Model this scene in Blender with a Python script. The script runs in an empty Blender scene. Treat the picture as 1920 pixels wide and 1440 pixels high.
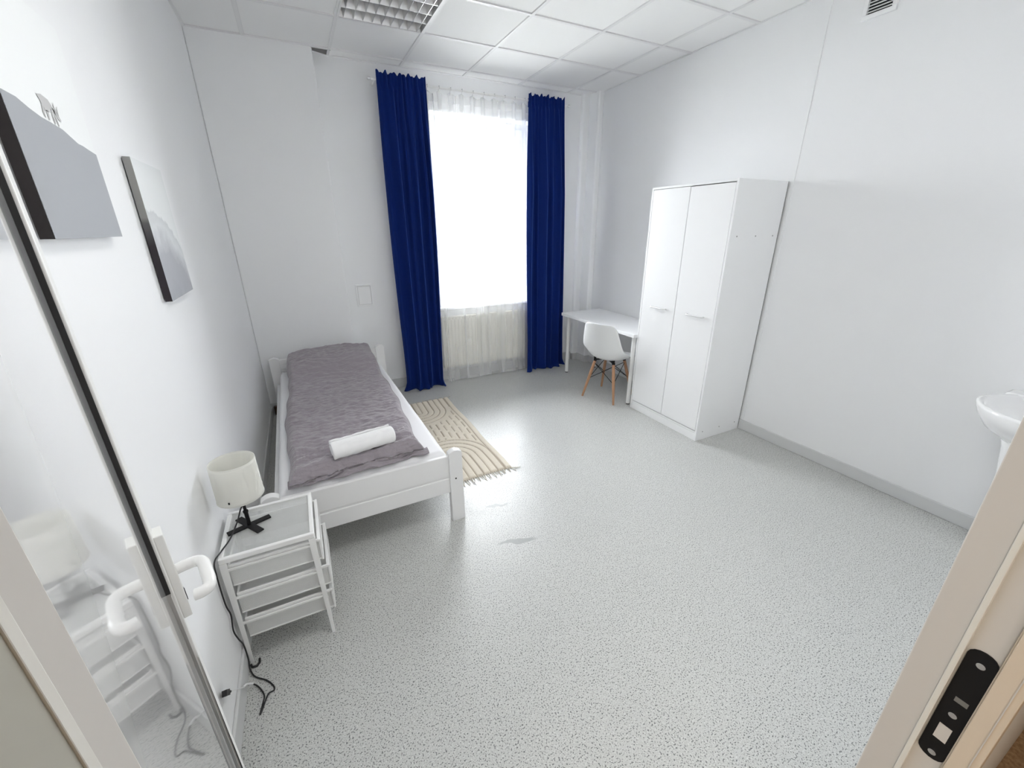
import bpy, bmesh, math, random
import numpy as np
from mathutils import Vector, Matrix, noise
random.seed(7); np.random.seed(7)
PI = math.pi
SC = bpy.context.scene
COL = SC.collection

# ------------------------------------------------------------------ camera, world, exposure
cam_data = bpy.data.cameras.new('camera'); cam = bpy.data.objects.new('camera', cam_data); COL.objects.link(cam)
cam.location = (-3.2498, -4.4343, 1.6658)
cam.rotation_mode = 'XYZ'; cam.rotation_euler = (1.2081, 0.0066, -0.4657)
cam_data.sensor_fit = 'HORIZONTAL'; cam_data.sensor_width = 36.0
cam_data.lens = 770.85 / 1920 * 36.0
cam_data.clip_start = 0.01; cam_data.clip_end = 200
SC.camera = cam

world = bpy.data.worlds.new('world'); SC.world = world; world.use_nodes = True
wn = world.node_tree.nodes; wl = world.node_tree.links
bg = wn['Background']
bg.inputs['Color'].default_value = (0.93, 0.965, 1.0, 1); bg.inputs['Strength'].default_value = 11.5   # even overcast daylight

SC.view_settings.view_transform = 'Standard'; SC.view_settings.look = 'None'
SC.view_settings.gamma = 1.0; SC.view_settings.use_curve_mapping = False
SC.view_settings.exposure = 1.88
SC.cycles.use_denoising = True
SC.cycles.max_bounces = 14; SC.cycles.diffuse_bounces = 10; SC.cycles.glossy_bounces = 4
SC.cycles.transparent_max_bounces = 24; SC.cycles.transmission_bounces = 6
SC.cycles.caustics_reflective = False; SC.cycles.caustics_refractive = False

def area_light(name, loc, rot, sx, sy, power, color, portal=False):
    l = bpy.data.lights.new(name, 'AREA'); l.shape = 'RECTANGLE'; l.size = sx; l.size_y = sy
    l.energy = power; l.color = color
    o = bpy.data.objects.new(name, l); COL.objects.link(o); o.location = loc; o.rotation_euler = rot
    if portal: l.cycles.is_portal = True
    return o
# room key numbers (metres)
W = 3.707; H = 3.022; YF = -4.33          # left wall x=-W, right wall x=0, back wall y=0, door wall y=YF
WX0, WX1, WZ0, WZ1 = -1.90, -0.72, 0.84, 2.72   # window opening
area_light('window_portal', ((WX0+WX1)/2, 0.30, (WZ0+WZ1)/2), (-PI/2, 0, 0), WX1-WX0, WZ1-WZ0, 1, (1, 1, 1), True)
area_light('corridor_fill_light', (-4.1, -5.3, 2.60), (0, 0, 0), 0.3, 1.2, 7, (1.0, 0.93, 0.84))  # unseen corridor lamp, added as fill for the near surfaces

# unseen fill light added over the door end to brighten near surfaces, out of frame
area_light('ceiling_fill_light', (-2.438, -3.457, 2.99), (0, 0, 0), .52, .52, 3.4, (1.0, 0.985, 0.96))

# ------------------------------------------------------------------ helpers
def mat(name, color, rough=0.5, metal=0.0, spec=0.5, bump=None, coat=0.0, coat_rough=0.03, alpha=None, sheen=0.0):
    m = bpy.data.materials.new(name); m.use_nodes = True
    nt = m.node_tree; b = nt.nodes['Principled BSDF']
    b.inputs['Base Color'].default_value = (*color, 1)
    b.inputs['Roughness'].default_value = rough; b.inputs['Metallic'].default_value = metal
    b.inputs['Specular IOR Level'].default_value = spec
    b.inputs['Coat Weight'].default_value = coat; b.inputs['Coat Roughness'].default_value = coat_rough
    if sheen: b.inputs['Sheen Weight'].default_value = sheen
    if bump:
        scale, strength, dist = bump
        tc = nt.nodes.new('ShaderNodeTexCoord'); n = nt.nodes.new('ShaderNodeTexNoise')
        n.inputs['Scale'].default_value = scale; n.inputs['Detail'].default_value = 4
        bp = nt.nodes.new('ShaderNodeBump'); bp.inputs['Strength'].default_value = strength; bp.inputs['Distance'].default_value = dist
        nt.links.new(tc.outputs['Object'], n.inputs['Vector']); nt.links.new(n.outputs['Fac'], bp.inputs['Height'])
        nt.links.new(bp.outputs['Normal'], b.inputs['Normal'])
    return m

def setp(o, label=None, cat=None, group=None, kind=None):
    if label: o['label'] = label
    if cat: o['category'] = cat
    if group: o['group'] = group
    if kind: o['kind'] = kind
    return o

class MB:
    """collects shapes into one mesh"""
    def __init__(s): s.v = []; s.f = []; s.mi = []; s.m = 0; s.sm = []
    def add(s, verts, faces, smooth=False):
        n = len(s.v); s.v += [tuple(v) for v in verts]
        for f in faces: s.f.append(tuple(n+i for i in f)); s.mi.append(s.m); s.sm.append(smooth)
        return s
    def box(s, x0, x1, y0, y1, z0, z1, M=None):
        vs = [(x, y, z) for x in (x0, x1) for y in (y0, y1) for z in (z0, z1)]
        if M is not None: vs = [M @ Vector(v) for v in vs]
        return s.add(vs, [(0,1,3,2),(4,6,7,5),(0,4,5,1),(2,3,7,6),(0,2,6,4),(1,5,7,3)])
    def bar(s, p, q, w, h, up=(0,0,1)):
        p = Vector(p); q = Vector(q); d = (q-p).normalized(); u = Vector(up)
        if abs(d.dot(u)) > .99: u = Vector((1,0,0))
        a = d.cross(u).normalized(); b = a.cross(d).normalized()
        vs = [c + a*i*w/2 + b*j*h/2 for c in (p, q) for i in (-1, 1) for j in (-1, 1)]
        return s.add(vs, [(0,1,3,2),(4,6,7,5),(0,4,5,1),(2,3,7,6),(0,2,6,4),(1,5,7,3)])
    def tube(s, pts, r, n=12, caps=True):
        pts = [Vector(p) for p in pts]; k = len(pts); rr = r if isinstance(r, (list, tuple)) else [r]*k
        rings = []; prev = None
        for i, p in enumerate(pts):
            d = (pts[min(i+1, k-1)] - pts[max(i-1, 0)]).normalized()
            if prev is None:
                u = Vector((0,0,1)) if abs(d.z) < .9 else Vector((1,0,0)); a = d.cross(u).normalized()
            else:
                a = (prev - d*prev.dot(d)).normalized()
            prev = a; b = d.cross(a)
            rings.append([p + (a*math.cos(2*PI*j/n) + b*math.sin(2*PI*j/n))*rr[i] for j in range(n)])
        vs = [v for g in rings for v in g]; fs = []
        for i in range(k-1):
            for j in range(n):
                fs.append((i*n+j, i*n+(j+1) % n, (i+1)*n+(j+1) % n, (i+1)*n+j))
        s.add(vs, fs, True)
        if caps:
            s.add(rings[0], [tuple(range(n-1, -1, -1))]); s.add(rings[-1], [tuple(range(n))])
        return s
    def prism(s, poly, axis, a0, a1):
        """poly: 2D points; extruded along axis (0,1,2) from a0 to a1"""
        def P(u, v, a):
            return {0: (a, u, v), 1: (u, a, v), 2: (u, v, a)}[axis]
        n = len(poly)
        vs = [P(u, v, a0) for u, v in poly] + [P(u, v, a1) for u, v in poly]
        fs = [tuple(range(n-1, -1, -1)), tuple(range(n, 2*n))] + [(i, (i+1) % n, n+(i+1) % n, n+i) for i in range(n)]
        return s.add(vs, fs)
    def lathe(s, prof, c=(0,0,0), n=40, sx=1, sy=1):
        vs = []; k = len(prof)
        for r, z in prof:
            for j in range(n):
                vs.append((c[0]+sx*r*math.cos(2*PI*j/n), c[1]+sy*r*math.sin(2*PI*j/n), c[2]+z))
        fs = [(i*n+j, i*n+(j+1) % n, (i+1)*n+(j+1) % n, (i+1)*n+j) for i in range(k-1) for j in range(n)]
        return s.add(vs, fs, True)
    def grid(s, P, smooth=True, closed_u=False):
        """P: array (nu, nv, 3)"""
        nu, nv = P.shape[:2]; vs = P.reshape(-1, 3).tolist(); fs = []
        for i in range(nu-1 if not closed_u else nu):
            i2 = (i+1) % nu
            for j in range(nv-1):
                fs.append((i*nv+j, i2*nv+j, i2*nv+j+1, i*nv+j+1))
        return s.add(vs, fs, smooth)
    def build(s, name, mats, parent=None, bevel=0, segs=2, fixn=True, solid=0, subsurf=0):
        me = bpy.data.meshes.new(name); me.from_pydata(s.v, [], s.f); 
        if not isinstance(mats, (list, tuple)): mats = [mats]
        for m in mats: me.materials.append(m)
        me.polygons.foreach_set('material_index', s.mi); me.polygons.foreach_set('use_smooth', s.sm)
        if fixn:
            b = bmesh.new(); b.from_mesh(me); bmesh.ops.recalc_face_normals(b, faces=b.faces); b.to_mesh(me); b.free()
        me.update()
        o = bpy.data.objects.new(name, me); COL.objects.link(o)
        if parent is not None: o.parent = parent
        if solid:
            md = o.modifiers.new('solid', 'SOLIDIFY'); md.thickness = solid; md.offset = 0
        if subsurf:
            md = o.modifiers.new('sub', 'SUBSURF'); md.levels = subsurf; md.render_levels = subsurf
        if bevel:
            md = o.modifiers.new('bevel', 'BEVEL'); md.width = bevel; md.segments = segs; md.limit_method = 'ANGLE'; md.angle_limit = 0.6
        return o

def thing(name, label, cat, loc=(0,0,0), rz=0, group=None):
    o = bpy.data.objects.new(name, None); COL.objects.link(o); o.empty_display_size = .1
    o.location = loc; o.rotation_euler = (0, 0, rz)
    return setp(o, label, cat, group)

def nz(P, s, seed=0):  # smooth noise on array of points
    f = noise.noise
    return np.array([f(Vector((p[0]*s+seed, p[1]*s+seed*1.7, p[2]*s if len(p) > 2 else seed))) for p in P])

# ------------------------------------------------------------------ materials
M_wall = mat('painted_wall', (0.86, 0.865, 0.872), 0.55, spec=0.3, bump=(60, 0.05, 0.002))
M_wall_back = M_wall
M_white = mat('white_laminate', (0.87, 0.875, 0.88), 0.32)
M_whitewood = mat('white_lacquered_wood', (0.85, 0.85, 0.85), 0.38, bump=(25, 0.05, 0.002))
M_whitemetal = mat('white_powder_coat', (0.84, 0.84, 0.83), 0.38)
M_black = mat('black_metal', (0.007, 0.007, 0.008), 0.5, spec=.25)
M_blackplastic = mat('black_plastic', (0.015, 0.015, 0.017), 0.4)
M_chrome = mat('satin_metal', (0.75, 0.75, 0.76), 0.25, metal=1.0)
M_dark = mat('dark_void', (0.02, 0.02, 0.02), 0.9)
M_grid = mat('ceiling_grid', (0.80, 0.80, 0.80), 0.5)
M_gridline = mat('ceiling_grid_edge', (0.74, 0.74, 0.74), 0.6)
M_ceil = mat('ceiling_tile', (0.88, 0.88, 0.875), 0.9, spec=0.1, bump=(180, 0.25, 0.003))
M_frame = mat('cream_door_frame', (0.66, 0.635, 0.60), 0.45)
M_rail = mat('window_plastic', (0.85, 0.86, 0.87), 0.3)
M_radiator = mat('cream_radiator_enamel', (0.90, 0.885, 0.82), 0.4)
M_ceramic = mat('white_ceramic', (0.86, 0.86, 0.86), 0.08, coat=0.5)
M_wood = mat('beech_leg', (0.47, 0.26, 0.15), 0.45)
M_pale = mat('white_chair_plastic', (0.82, 0.83, 0.83), 0.35)

def make_floor_mat(name, stains=True):
    m = bpy.data.materials.new(name); m.use_nodes = True; nt = m.node_tree; N = nt.nodes; L = nt.links
    b = N['Principled BSDF']; tc = N.new('ShaderNodeTexCoord')
    def noise_(scale, detail=2, rough=.5):
        n = N.new('ShaderNodeTexNoise'); n.inputs['Scale'].default_value = scale; n.inputs['Detail'].default_value = detail
        n.inputs['Roughness'].default_value = rough
        L.new(tc.outputs['Object'], n.inputs['Vector']); return n
    def ramp(src, a, b_, ca, cb):
        r = N.new('ShaderNodeValToRGB'); r.color_ramp.elements[0].position = a; r.color_ramp.elements[1].position = b_
        r.color_ramp.elements[0].color = (*ca, 1); r.color_ramp.elements[1].color = (*cb, 1); L.new(src, r.inputs['Fac']); return r
    def mix(f, a, c, blend='MIX'):
        x = N.new('ShaderNodeMix'); x.data_type = 'RGBA'; x.blend_type = blend
        if isinstance(f, float): x.inputs[0].default_value = f
        else: L.new(f, x.inputs[0])
        for s, k in ((a, 6), (c, 7)):
            if isinstance(s, tuple): x.inputs[k].default_value = (*s, 1)
            else: L.new(s, x.inputs[k])
        return x.outputs[2]
    base = ramp(noise_(2.2, 3).outputs['Fac'], .3, .7, (.49, .498, .482), (.52, .525, .507))
    dark = ramp(noise_(190, 1).outputs['Fac'], .365, .41, (1, 1, 1), (0, 0, 0))
    light = ramp(noise_(210, 1).outputs['Fac'], .60, .66, (0, 0, 0), (1, 1, 1))
    mid = ramp(noise_(300, 1).outputs['Fac'], .40, .62, (0, 0, 0), (1, 1, 1))
    c = mix(mid.outputs['Color'], base.outputs['Color'], (.60, .605, .585))
    c = mix(light.outputs['Color'], c, (.69, .70, .68))
    c = mix(dark.outputs['Color'], c, (.15, .155, .155))
    if stains:
        sep = N.new('ShaderNodeSeparateXYZ'); 
        add = N.new('ShaderNodeVectorMath'); add.operation = 'ADD'
        nn = noise_(9, 3); sc = N.new('ShaderNodeVectorMath'); sc.operation = 'SCALE'; sc.inputs['Scale'].default_value = .10
        L.new(nn.outputs['Color'], sc.inputs[0]); L.new(tc.outputs['Object'], add.inputs[0]); L.new(sc.outputs[0], add.inputs[1])
        for (sx, sy, ax, ay, rz) in ((-2.357, -2.42, .075, .014, -.2), (-2.39, -2.775, .12, .022, -.28)):
            mp = N.new('ShaderNodeMapping'); mp.vector_type = 'TEXTURE'
            mp.inputs['Location'].default_value = (sx+.05, sy+.05, 0.05); mp.inputs['Rotation'].default_value = (0, 0, rz)
            mp.inputs['Scale'].default_value = (ax, ay, 1); L.new(add.outputs[0], mp.inputs['Vector'])
            ln = N.new('ShaderNodeVectorMath'); ln.operation = 'LENGTH'; L.new(mp.outputs[0], ln.inputs[0])
            r = ramp(ln.outputs['Value'], .7, 1.15, (.9, .9, .9), (0, 0, 0))
            c = mix(r.outputs['Color'], c, (.33, .335, .33))
    L.new(c, b.inputs['Base Color'])
    rr = ramp(noise_(5, 3).outputs['Fac'], .3, .7, (.30, .30, .30), (.40, .40, .40)); L.new(rr.outputs['Color'], b.inputs['Roughness'])
    bp = N.new('ShaderNodeBump'); bp.inputs['Strength'].default_value = .12; bp.inputs['Distance'].default_value = .001
    L.new(noise_(160, 1).outputs['Fac'], bp.inputs['Height']); L.new(bp.outputs['Normal'], b.inputs['Normal'])
    return m
M_floor = make_floor_mat('speckled_vinyl')
M_skirt = mat('grey_vinyl_skirting', (.64, .645, .645), .5)

# ------------------------------------------------------------------ the room shell
def struct(mb, name, mats, **k): return setp(mb.build(name, mats, **k), kind='structure')
struct(MB().box(-W-.2, .2, YF-.02, .3, -.12, 0), 'floor', M_floor)
struct(MB().box(-W-.2, -W, YF-.08, .3, 0, H+.3), 'wall_left', M_wall)
wr = MB().box(0, .2, YF-.08, .3, 0, H+.3)
wr.box(-.004, .001, -2.440, 0, .085, H+.1)        # plastered stretch beside and behind the wardrobe stands a little proud
struct(wr, 'wall_right', M_wall)
# back wall with window opening, shallow pier on the left, boxed riser in the right corner
wb = MB()
T = .32
wb.box(-W-.01, WX0, 0, T, 0, H+.3).box(WX1, .01, 0, T, 0, H+.3).box(WX0, WX1, 0, T, 0, WZ0).box(WX0, WX1, 0, T, WZ1, H+.3)
struct(wb, 'wall_back', M_wall)
wp = MB().box(-W, -2.868, -.150, .01, 0, H+.02)
struct(wp, 'wall_pier', M_wall, bevel=.012, segs=3)
struct(MB().box(-.075, 0, -.215, .01, 0, H+.02).box(-.16, 0, -.05, .01, 0, H+.02), 'wall_corner_riser', M_wall, bevel=.02, segs=4)
# door wall
DX0, DX1, DZ = -3.345, -2.59, 2.10
wf = MB().box(-W-.01, DX0-.05, YF-.085, YF, 0, H+.3).box(DX1+.04, .01, YF-.085, YF, 0, H+.3).box(DX0-.05, DX1+.04, YF-.085, YF, DZ+.04, H+.3)
struct(wf, 'wall_front', M_wall)
# skirtings (same vinyl as the floor, turned up the wall)
def skirt(mb, name): struct(mb, name, M_skirt, bevel=.004)
skirt(MB().box(-.014, 0, YF, -.215, 0, .088), 'baseboard_right')
skirt(MB().box(-W, -W+.012, YF, -.150, 0, .088), 'baseboard_left')
skirt(MB().box(-2.868, -.16, -.012, 0, 0, .105).box(-W, -2.868, -.162, -.150, 0, .105).box(-2.868, -2.856, -.162, 0, 0, .105)
      .box(-.16, -.15, -.062, 0, 0, .088).box(-.16, -.075, -.062, -.05, 0, .088).box(-.089, -.075, -.215, -.05, 0, .088).box(-.089, 0, -.229, -.215, 0, .088), 'baseboard_back')
skirt(MB().box(DX1+.04, 0, YF, YF+.012, 0, .088).box(-W, DX0-.05, YF, YF+.012, 0, .088), 'baseboard_front')

# ceiling: 600 mm tiles in a T-grid with a narrow border strip along the window wall
CA, CB = .338, .157
xs = [-W] + [-CA-.6*k for k in range(5, -1, -1)] + [0]
ys = [0, -CB] + [-CB-.6*k for k in range(1, 7)] + [YF]
cb = MB()
LX = (xs[2], xs[3]); LY = (-CB-.6, -CB-1.2)       # louvre fitting cell
for i in range(len(xs)-1):
    for j in range(len(ys)-1):
        x0, x1, y1, y0 = xs[i], xs[i+1], ys[j], ys[j+1]
        if x0 < LX[0]+.01 and x1 > LX[1]-.01 and abs(y1-LY[0]) < .01: continue
        if j == 0 and x1 <= -2.7: continue
        cb.box(x0, x1, y0, y1, H+.006, H+.02)
# border strip piece that slipped at the left end leaves an opening
cb.m = 0
for x in xs[1:-1]:
    cb.m = 1; cb.box(x-.012, x+.012, YF, 0 if x > -2.8 else -CB, H, H+.008)
    cb.m = 2
    for sx in (-1, 1):
        if not (abs(x-LX[0]) < .01): cb.box(x+sx*.0135-.0015, x+sx*.0135+.0015, YF, 0 if x > -2.8 else -CB, H+.003, H+.0075)
for y in ys[1:-1]:
    cb.m = 1; cb.box(-W, 0, y-.012, y+.012, H-.0005, H+.008)
    cb.m = 2
    for sy in (-1, 1): cb.box(-W, 0, y+sy*.0135-.0015, y+sy*.0135+.0015, H+.003, H+.0075)
cb.m = 1
cb.box(-.02, 0, YF, 0, H, H+.004).box(-W, -W+.02, YF, -.15, H, H+.004).box(-2.70, 0, -.02, 0, H-.002, H+.004)
cb.m = 3; cb.box(-W-.1, .1, YF-.05, T, H+.28, H+.30)
struct(cb, 'ceiling', [M_ceil, M_grid, M_gridline, M_dark])
# slipped edge profile hanging in the opening
struct(MB().bar((-2.86, -.02, H+.012), (-2.735, -.012, H-.004), .03, .003).box(-2.86, -2.73, -.147, -.135, H, H+.004)
       .box(-2.735, -2.728, -.14, -.01, H-.004, H+.03), 'trim_1', M_grid)

# ------------------------------------------------------------------ ceiling louvre light
lf = thing('ceiling_light', 'square recessed ceiling light with slatted aluminium louvre, switched off', 'ceiling light', ((LX[0]+LX[1])/2, (LY[0]+LY[1])/2, H))
M_louvre = mat('louvre_aluminium', (.68, .68, .68), .30, metal=.75)
M_lamp_in = mat('light_housing', (.75, .75, .75), .5)
h = .285
MB().box(-h-.012, h+.012, -h-.012, -h, -.004, .06).box(-h-.012, h+.012, h, h+.012, -.004, .06).box(-h-.012, -h, -h, h, -.004, .06).box(h, h+.012, -h, h, -.004, .06).build('frame', M_grid, lf)
MB().box(-h, h, -h, h, .085, .095).build('housing', M_lamp_in, lf)
for k in range(4):
    y = -h + (k+.5)*2*h/4
    MB().tube([(-h+.01, y, .066), (h-.01, y, .066)], .008, 10).build('fluorescent_tube', mat('tube_glass', (.85, .85, .83), .3) if k == 0 else bpy.data.materials['tube_glass'], lf)
for k in range(5):     # longitudinal mirrored reflectors, V section running in x
    y = -h + k*2*h/4
    MB().prism([(y-.018, .052), (y+.018, .052), (y+.002, 0), (y-.002, 0)], 0, -h, h).build('reflector_blade', M_louvre, lf)
for k in range(9):     # cross blades, V section running in y
    x = -h + (k+.5)*2*h/9
    MB().prism([(x-.012, .05), (x+.012, .05), (x+.0015, 0), (x-.0015, 0)], 1, -h, h).build('cross_blade', M_louvre, lf)

l2 = thing('ceiling_light', 'added square fill light panel over the door end, out of view', 'ceiling light', (-2.438, -3.457, H))  # added panel around the fill light, no such lamp is known
f2 = MB()
for (x0, x1, y0, y1) in ((-.29, .29, -.29, -.265), (-.29, .29, .265, .29), (-.29, -.265, -.265, .265), (.265, .29, -.265, .265)): f2.box(x0, x1, y0, y1, -.004, .004)
f2.build('frame', M_grid, l2)
M_lit = bpy.data.materials.new('fill_glow'); M_lit.use_nodes = True; b_ = M_lit.node_tree.nodes['Principled BSDF']; b_.inputs['Emission Color'].default_value = (1, .985, .96, 1); b_.inputs['Emission Strength'].default_value = 1.0  # glow added to support the fill light
MB().box(-.265, .265, -.265, .265, -.001, .003).build('fill_diffuser', M_lit, l2)
# ------------------------------------------------------------------ window
def box_frame(mb, x0, x1, z0, z1, w, y0, y1):
    mb.box(x0, x1, y0, y1, z0, z0+w).box(x0, x1, y0, y1, z1-w, z1).box(x0, x0+w, y0, y1, z0+w, z1-w).box(x1-w, x1, y0, y1, z0+w, z1-w)
    return mb
YW = .17
win = thing('window_1', None, None, ((WX0+WX1)/2, YW, WZ0)); win['kind'] = 'structure'
cx = (WX0+WX1)/2
def rel(mb, name, m, par, org, **k):
    mb.v = [(v[0]-org[0], v[1]-org[1], v[2]-org[2]) for v in mb.v]
    return mb.build(name, m, par, **k)
WO = (cx, YW, WZ0)
xm = -1.235
f = box_frame(MB(), WX0, WX1, WZ0, WZ1, .065, YW, YW+.07); f.box(xm-.035, xm+.035, YW, YW+.07, WZ0+.065, WZ1-.065)
rel(f, 'window_frame', M_rail, win, WO, bevel=.004)
for (a, b_) in ((WX0+.055, xm-.002), (xm+.002, WX1-.055)):
    s = rel(box_frame(MB(), a, b_, WZ0+.055, WZ1-.055, .075, YW-.02, YW+.05), 'sash', M_rail, win, WO, bevel=.004)
    g = rel(MB().box(a+.07, b_-.07, YW+.012, YW+.018, WZ0+.12, WZ1-.12), 'window_glass', None or bpy.data.materials.get('clear_glass') or mat('clear_glass', (1, 1, 1), 0), s, WO)
gm = bpy.data.materials['clear_glass']; nt = gm.node_tree; nt.nodes.clear()
o_ = nt.nodes.new('ShaderNodeOutputMaterial'); tr = nt.nodes.new('ShaderNodeBsdfTransparent'); gl = nt.nodes.new('ShaderNodeBsdfGlossy'); gl.inputs['Roughness'].default_value = .02
fr = nt.nodes.new('ShaderNodeFresnel'); fr.inputs['IOR'].default_value = 1.35; mx = nt.nodes.new('ShaderNodeMixShader')
nt.links.new(fr.outputs[0], mx.inputs[0]); nt.links.new(tr.outputs[0], mx.inputs[1]); nt.links.new(gl.outputs[0], mx.inputs[2]); nt.links.new(mx.outputs[0], o_.inputs['Surface'])
rel(MB().box(xm-.018, xm-.003, YW-.045, YW-.02, 1.60, 1.66).box(xm-.018, xm-.003, YW-.06, YW-.045, 1.50, 1.65), 'window_handle', M_rail, win, WO, bevel=.004)
rel(MB().box(WX0-.03, WX1+.03, -.035, YW, WZ0-.025, WZ0+.004), 'window_sill', M_white, win, WO, bevel=.006)

# ------------------------------------------------------------------ radiator under the window
RX0, RX1, RZ0, RZ1 = -1.935, -.885, .155, .745
RDEP = .02
rad = thing('radiator', 'cream panel radiator on the wall under the window, behind the sheer curtain', 'radiator', ((RX0+RX1)/2, -.055, RZ0))
mb = MB(); n = 26; P = []
for i in range(n*6+1):
    x = RX0 + (RX1-RX0)*i/(n*6); ph = (i % 6)
    P.append((x, -.072 + (.005 if ph in (0,) else 0)))
g = np.array([[(x, y, z) for z in (RZ0+.01, RZ1-.012)] for x, y in P])
mb.grid(g, smooth=False); mb.box(RX0, RX1, -.066, -.055, RZ0, RZ1-.01)
for i in range(n+1):
    x = RX0 + (RX1-RX0)*i/n
    mb.box(max(x-.010, RX0), min(x+.010, RX1), -.075, -.068, RZ0+.025, RZ1-.03)
RO = ((RX0+RX1)/2, -.055, RZ0)
rel(mb, 'front_panel', M_radiator, rad, RO, bevel=.0015)
rel(MB().box(RX0+.01, RX1-.01, -.045, -.035, RZ0+.01, RZ1-.02), 'back_panel', M_radiator, rad, RO)
mb = MB()
for i in range(60):
    x = RX0+.01 + (RX1-RX0-.02)*i/59; mb.box(x-.003, x+.003, -.07, -.02, RZ1-.010, RZ1)
mb.box(RX0, RX1, -.075, -.069, RZ1-.012, RZ1).box(RX0, RX1, -.026, -.02, RZ1-.012, RZ1)
rel(mb, 'top_grille', M_radiator, rad, RO)
for x in (RX0, RX1-.003): rel(MB().box(x, x+.003, -.075, -.02, RZ0+.01, RZ1), 'side_panel', M_radiator, rad, RO)
for x in (RX0+.15, RX1-.15): rel(MB().box(x-.015, x+.015, -.036, -.001, RZ0+.1, RZ1-.1), 'bracket', M_radiator, rad, RO)
rel(MB().tube([(RX0+.05, -.05, RZ0+.01), (RX0+.05, -.05, .06), (RX0+.05, -.016, .05)], .009, 10), 'pipe', M_whitemetal, rad, RO)

# ------------------------------------------------------------------ curtain rod and curtains
RODY, RODZ = -.125, 2.872
rod = thing('curtain_rod', 'thin white metal curtain rod above the window carrying all the curtains', 'curtain rod', (-1.43, 0, RODZ))
RD = (-1.43, 0, RODZ)
rel(MB().tube([(-2.43, RODY, RODZ), (-.42, RODY, RODZ)], .009, 12), 'pole', M_whitemetal, rod, RD)
for x, s in ((-2.43, -1), (-.42, 1)):
    rel(MB().tube([(x, RODY, RODZ), (x+s*.02, RODY, RODZ), (x+s*.024, RODY, RODZ), (x+s*.03, RODY, RODZ)], [.009, .015, .015, .008], 12), 'finial', M_chrome, rod, RD)
for x in (-2.40, -.45):
    rel(MB().tube([(x, 0, RODZ-.01), (x, RODY, RODZ-.006)], .006, 8).tube([(x, 0, RODZ-.01), (x, -.006, RODZ-.01)], .02, 12), 'bracket', M_whitemetal, rod, RD)

def fabric_mat(name, color, rough=.85, sheen=.3, weave=900, strength=.15):
    m = mat(name, color, rough, spec=.2, sheen=sheen)
    nt = m.node_tree; b = nt.nodes['Principled BSDF']
    tc = nt.nodes.new('ShaderNodeTexCoord'); n = nt.nodes.new('ShaderNodeTexNoise'); n.inputs['Scale'].default_value = weave
    bp = nt.nodes.new('ShaderNodeBump'); bp.inputs['Strength'].default_value = strength; bp.inputs['Distance'].default_value = .001
    nt.links.new(tc.outputs['Object'], n.inputs['Vector']); nt.links.new(n.outputs['Fac'], bp.inputs['Height']); nt.links.new(bp.outputs['Normal'], b.inputs['Normal'])
    return m
M_blue = fabric_mat('navy_curtain', (.005, .020, .135), .8, 0, 500)
M_blue.node_tree.nodes['Principled BSDF'].inputs['Specular IOR Level'].default_value = .08
M_blue.node_tree.nodes['Principled BSDF'].inputs['Sheen Weight'].default_value = .6
M_blue.node_tree.nodes['Principled BSDF'].inputs['Sheen Roughness'].default_value = .35
M_blue.node_tree.nodes['Principled BSDF'].inputs['Sheen Tint'].default_value = (.10, .22, .75, 1)

def curtain(name, xt0, xt1, xb0, xb1, seed, folds, label):
    """cloth panel gathered on the rod, irregular folds down to the floor, small puddle; folds: (centre, width, depth)"""
    nu = 300
    z = np.concatenate([np.linspace(2.925, 2.80, 16), np.linspace(2.78, .10, 60), np.linspace(.085, .010, 16)])
    nv = len(z); P = np.zeros((nu, nv, 3)); rs = np.random.RandomState(seed); ph = rs.rand(12)*6.28
    u = np.linspace(0, 1, nu)
    for j in range(nv):
        t = 1 - (z[j]-.010)/(2.925-.010)
        a, b = xt0+(xb0-xt0)*t, xt1+(xb1-xt1)*t
        bul = math.sin(PI*min(t*1.15, 1)); a -= .020*bul; b += .012*bul
        grow = min(1, t*3.2)
        f = np.zeros(nu)
        for k, (c, w, d) in enumerate(folds):
            cc = c + .035*(t-.4)*math.sin(ph[k % 12]*3+k) + .012*math.sin(4*t+ph[k % 12]); ww = w*(.75+.35*grow)
            f += d*np.exp(-((u-cc)/ww)**2)
        fine = np.sin(2*PI*u*9.5+ph[1]+1.5*np.sin(2*PI*u*1.7+ph[2]))*(1-grow*.75)
        x = a + (b-a)*u + .010*grow*np.sin(2*PI*u*3.2+ph[3])
        y = -.150 - .080*grow*f - .010*fine - .010*grow*np.sin(2*PI*u*1.1+ph[4])
        if z[j] > 2.80:
            m = min(1, (z[j]-2.80)/.04); y = y*(1-.3*m) + (-.142)*(.3*m) - .006*np.sin(2*PI*u*13+ph[5])*m
        y = np.clip(y, -.33, -.138)
        zz = np.full(nu, z[j])
        if z[j] > 2.88: zz = zz + (z[j]-2.88)/.045*(.009*np.sin(2*PI*u*6.3+ph[6])+.006*np.sin(2*PI*u*11+ph[7]))
        if t > .965:
            k = (t-.965)/.035
            y = y - .045*k*k*(.5+.5*np.sin(2*PI*u*1.7+ph[0])); x = x + .015*k*np.sin(2*PI*u*3.1+ph[1]) + np.where(u < .5, -1, 1)*.030*k*k*np.abs(2*u-1)**2
            zz = zz + .005*k*np.sin(2*PI*u*4)**2
        P[:, j, 0] = x; P[:, j, 1] = y; P[:, j, 2] = zz
    org = ((xt0+xt1)/2, -.15, 0); P -= np.array(org)
    c0 = thing(name, label, 'curtain', org)
    MB().grid(P).build('cloth', M_blue, c0, fixn=False, solid=.0025)
    # rod pocket band at the back of the heading
    Q = P[12:-12, 4:14].copy(); Q[:, :, 1] = -.108+.15 + .004*np.sin(2*PI*u*13)[12:-12, None]
    MB().grid(Q).build('rod_pocket', M_blue, c0, fixn=False, solid=.002)
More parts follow.
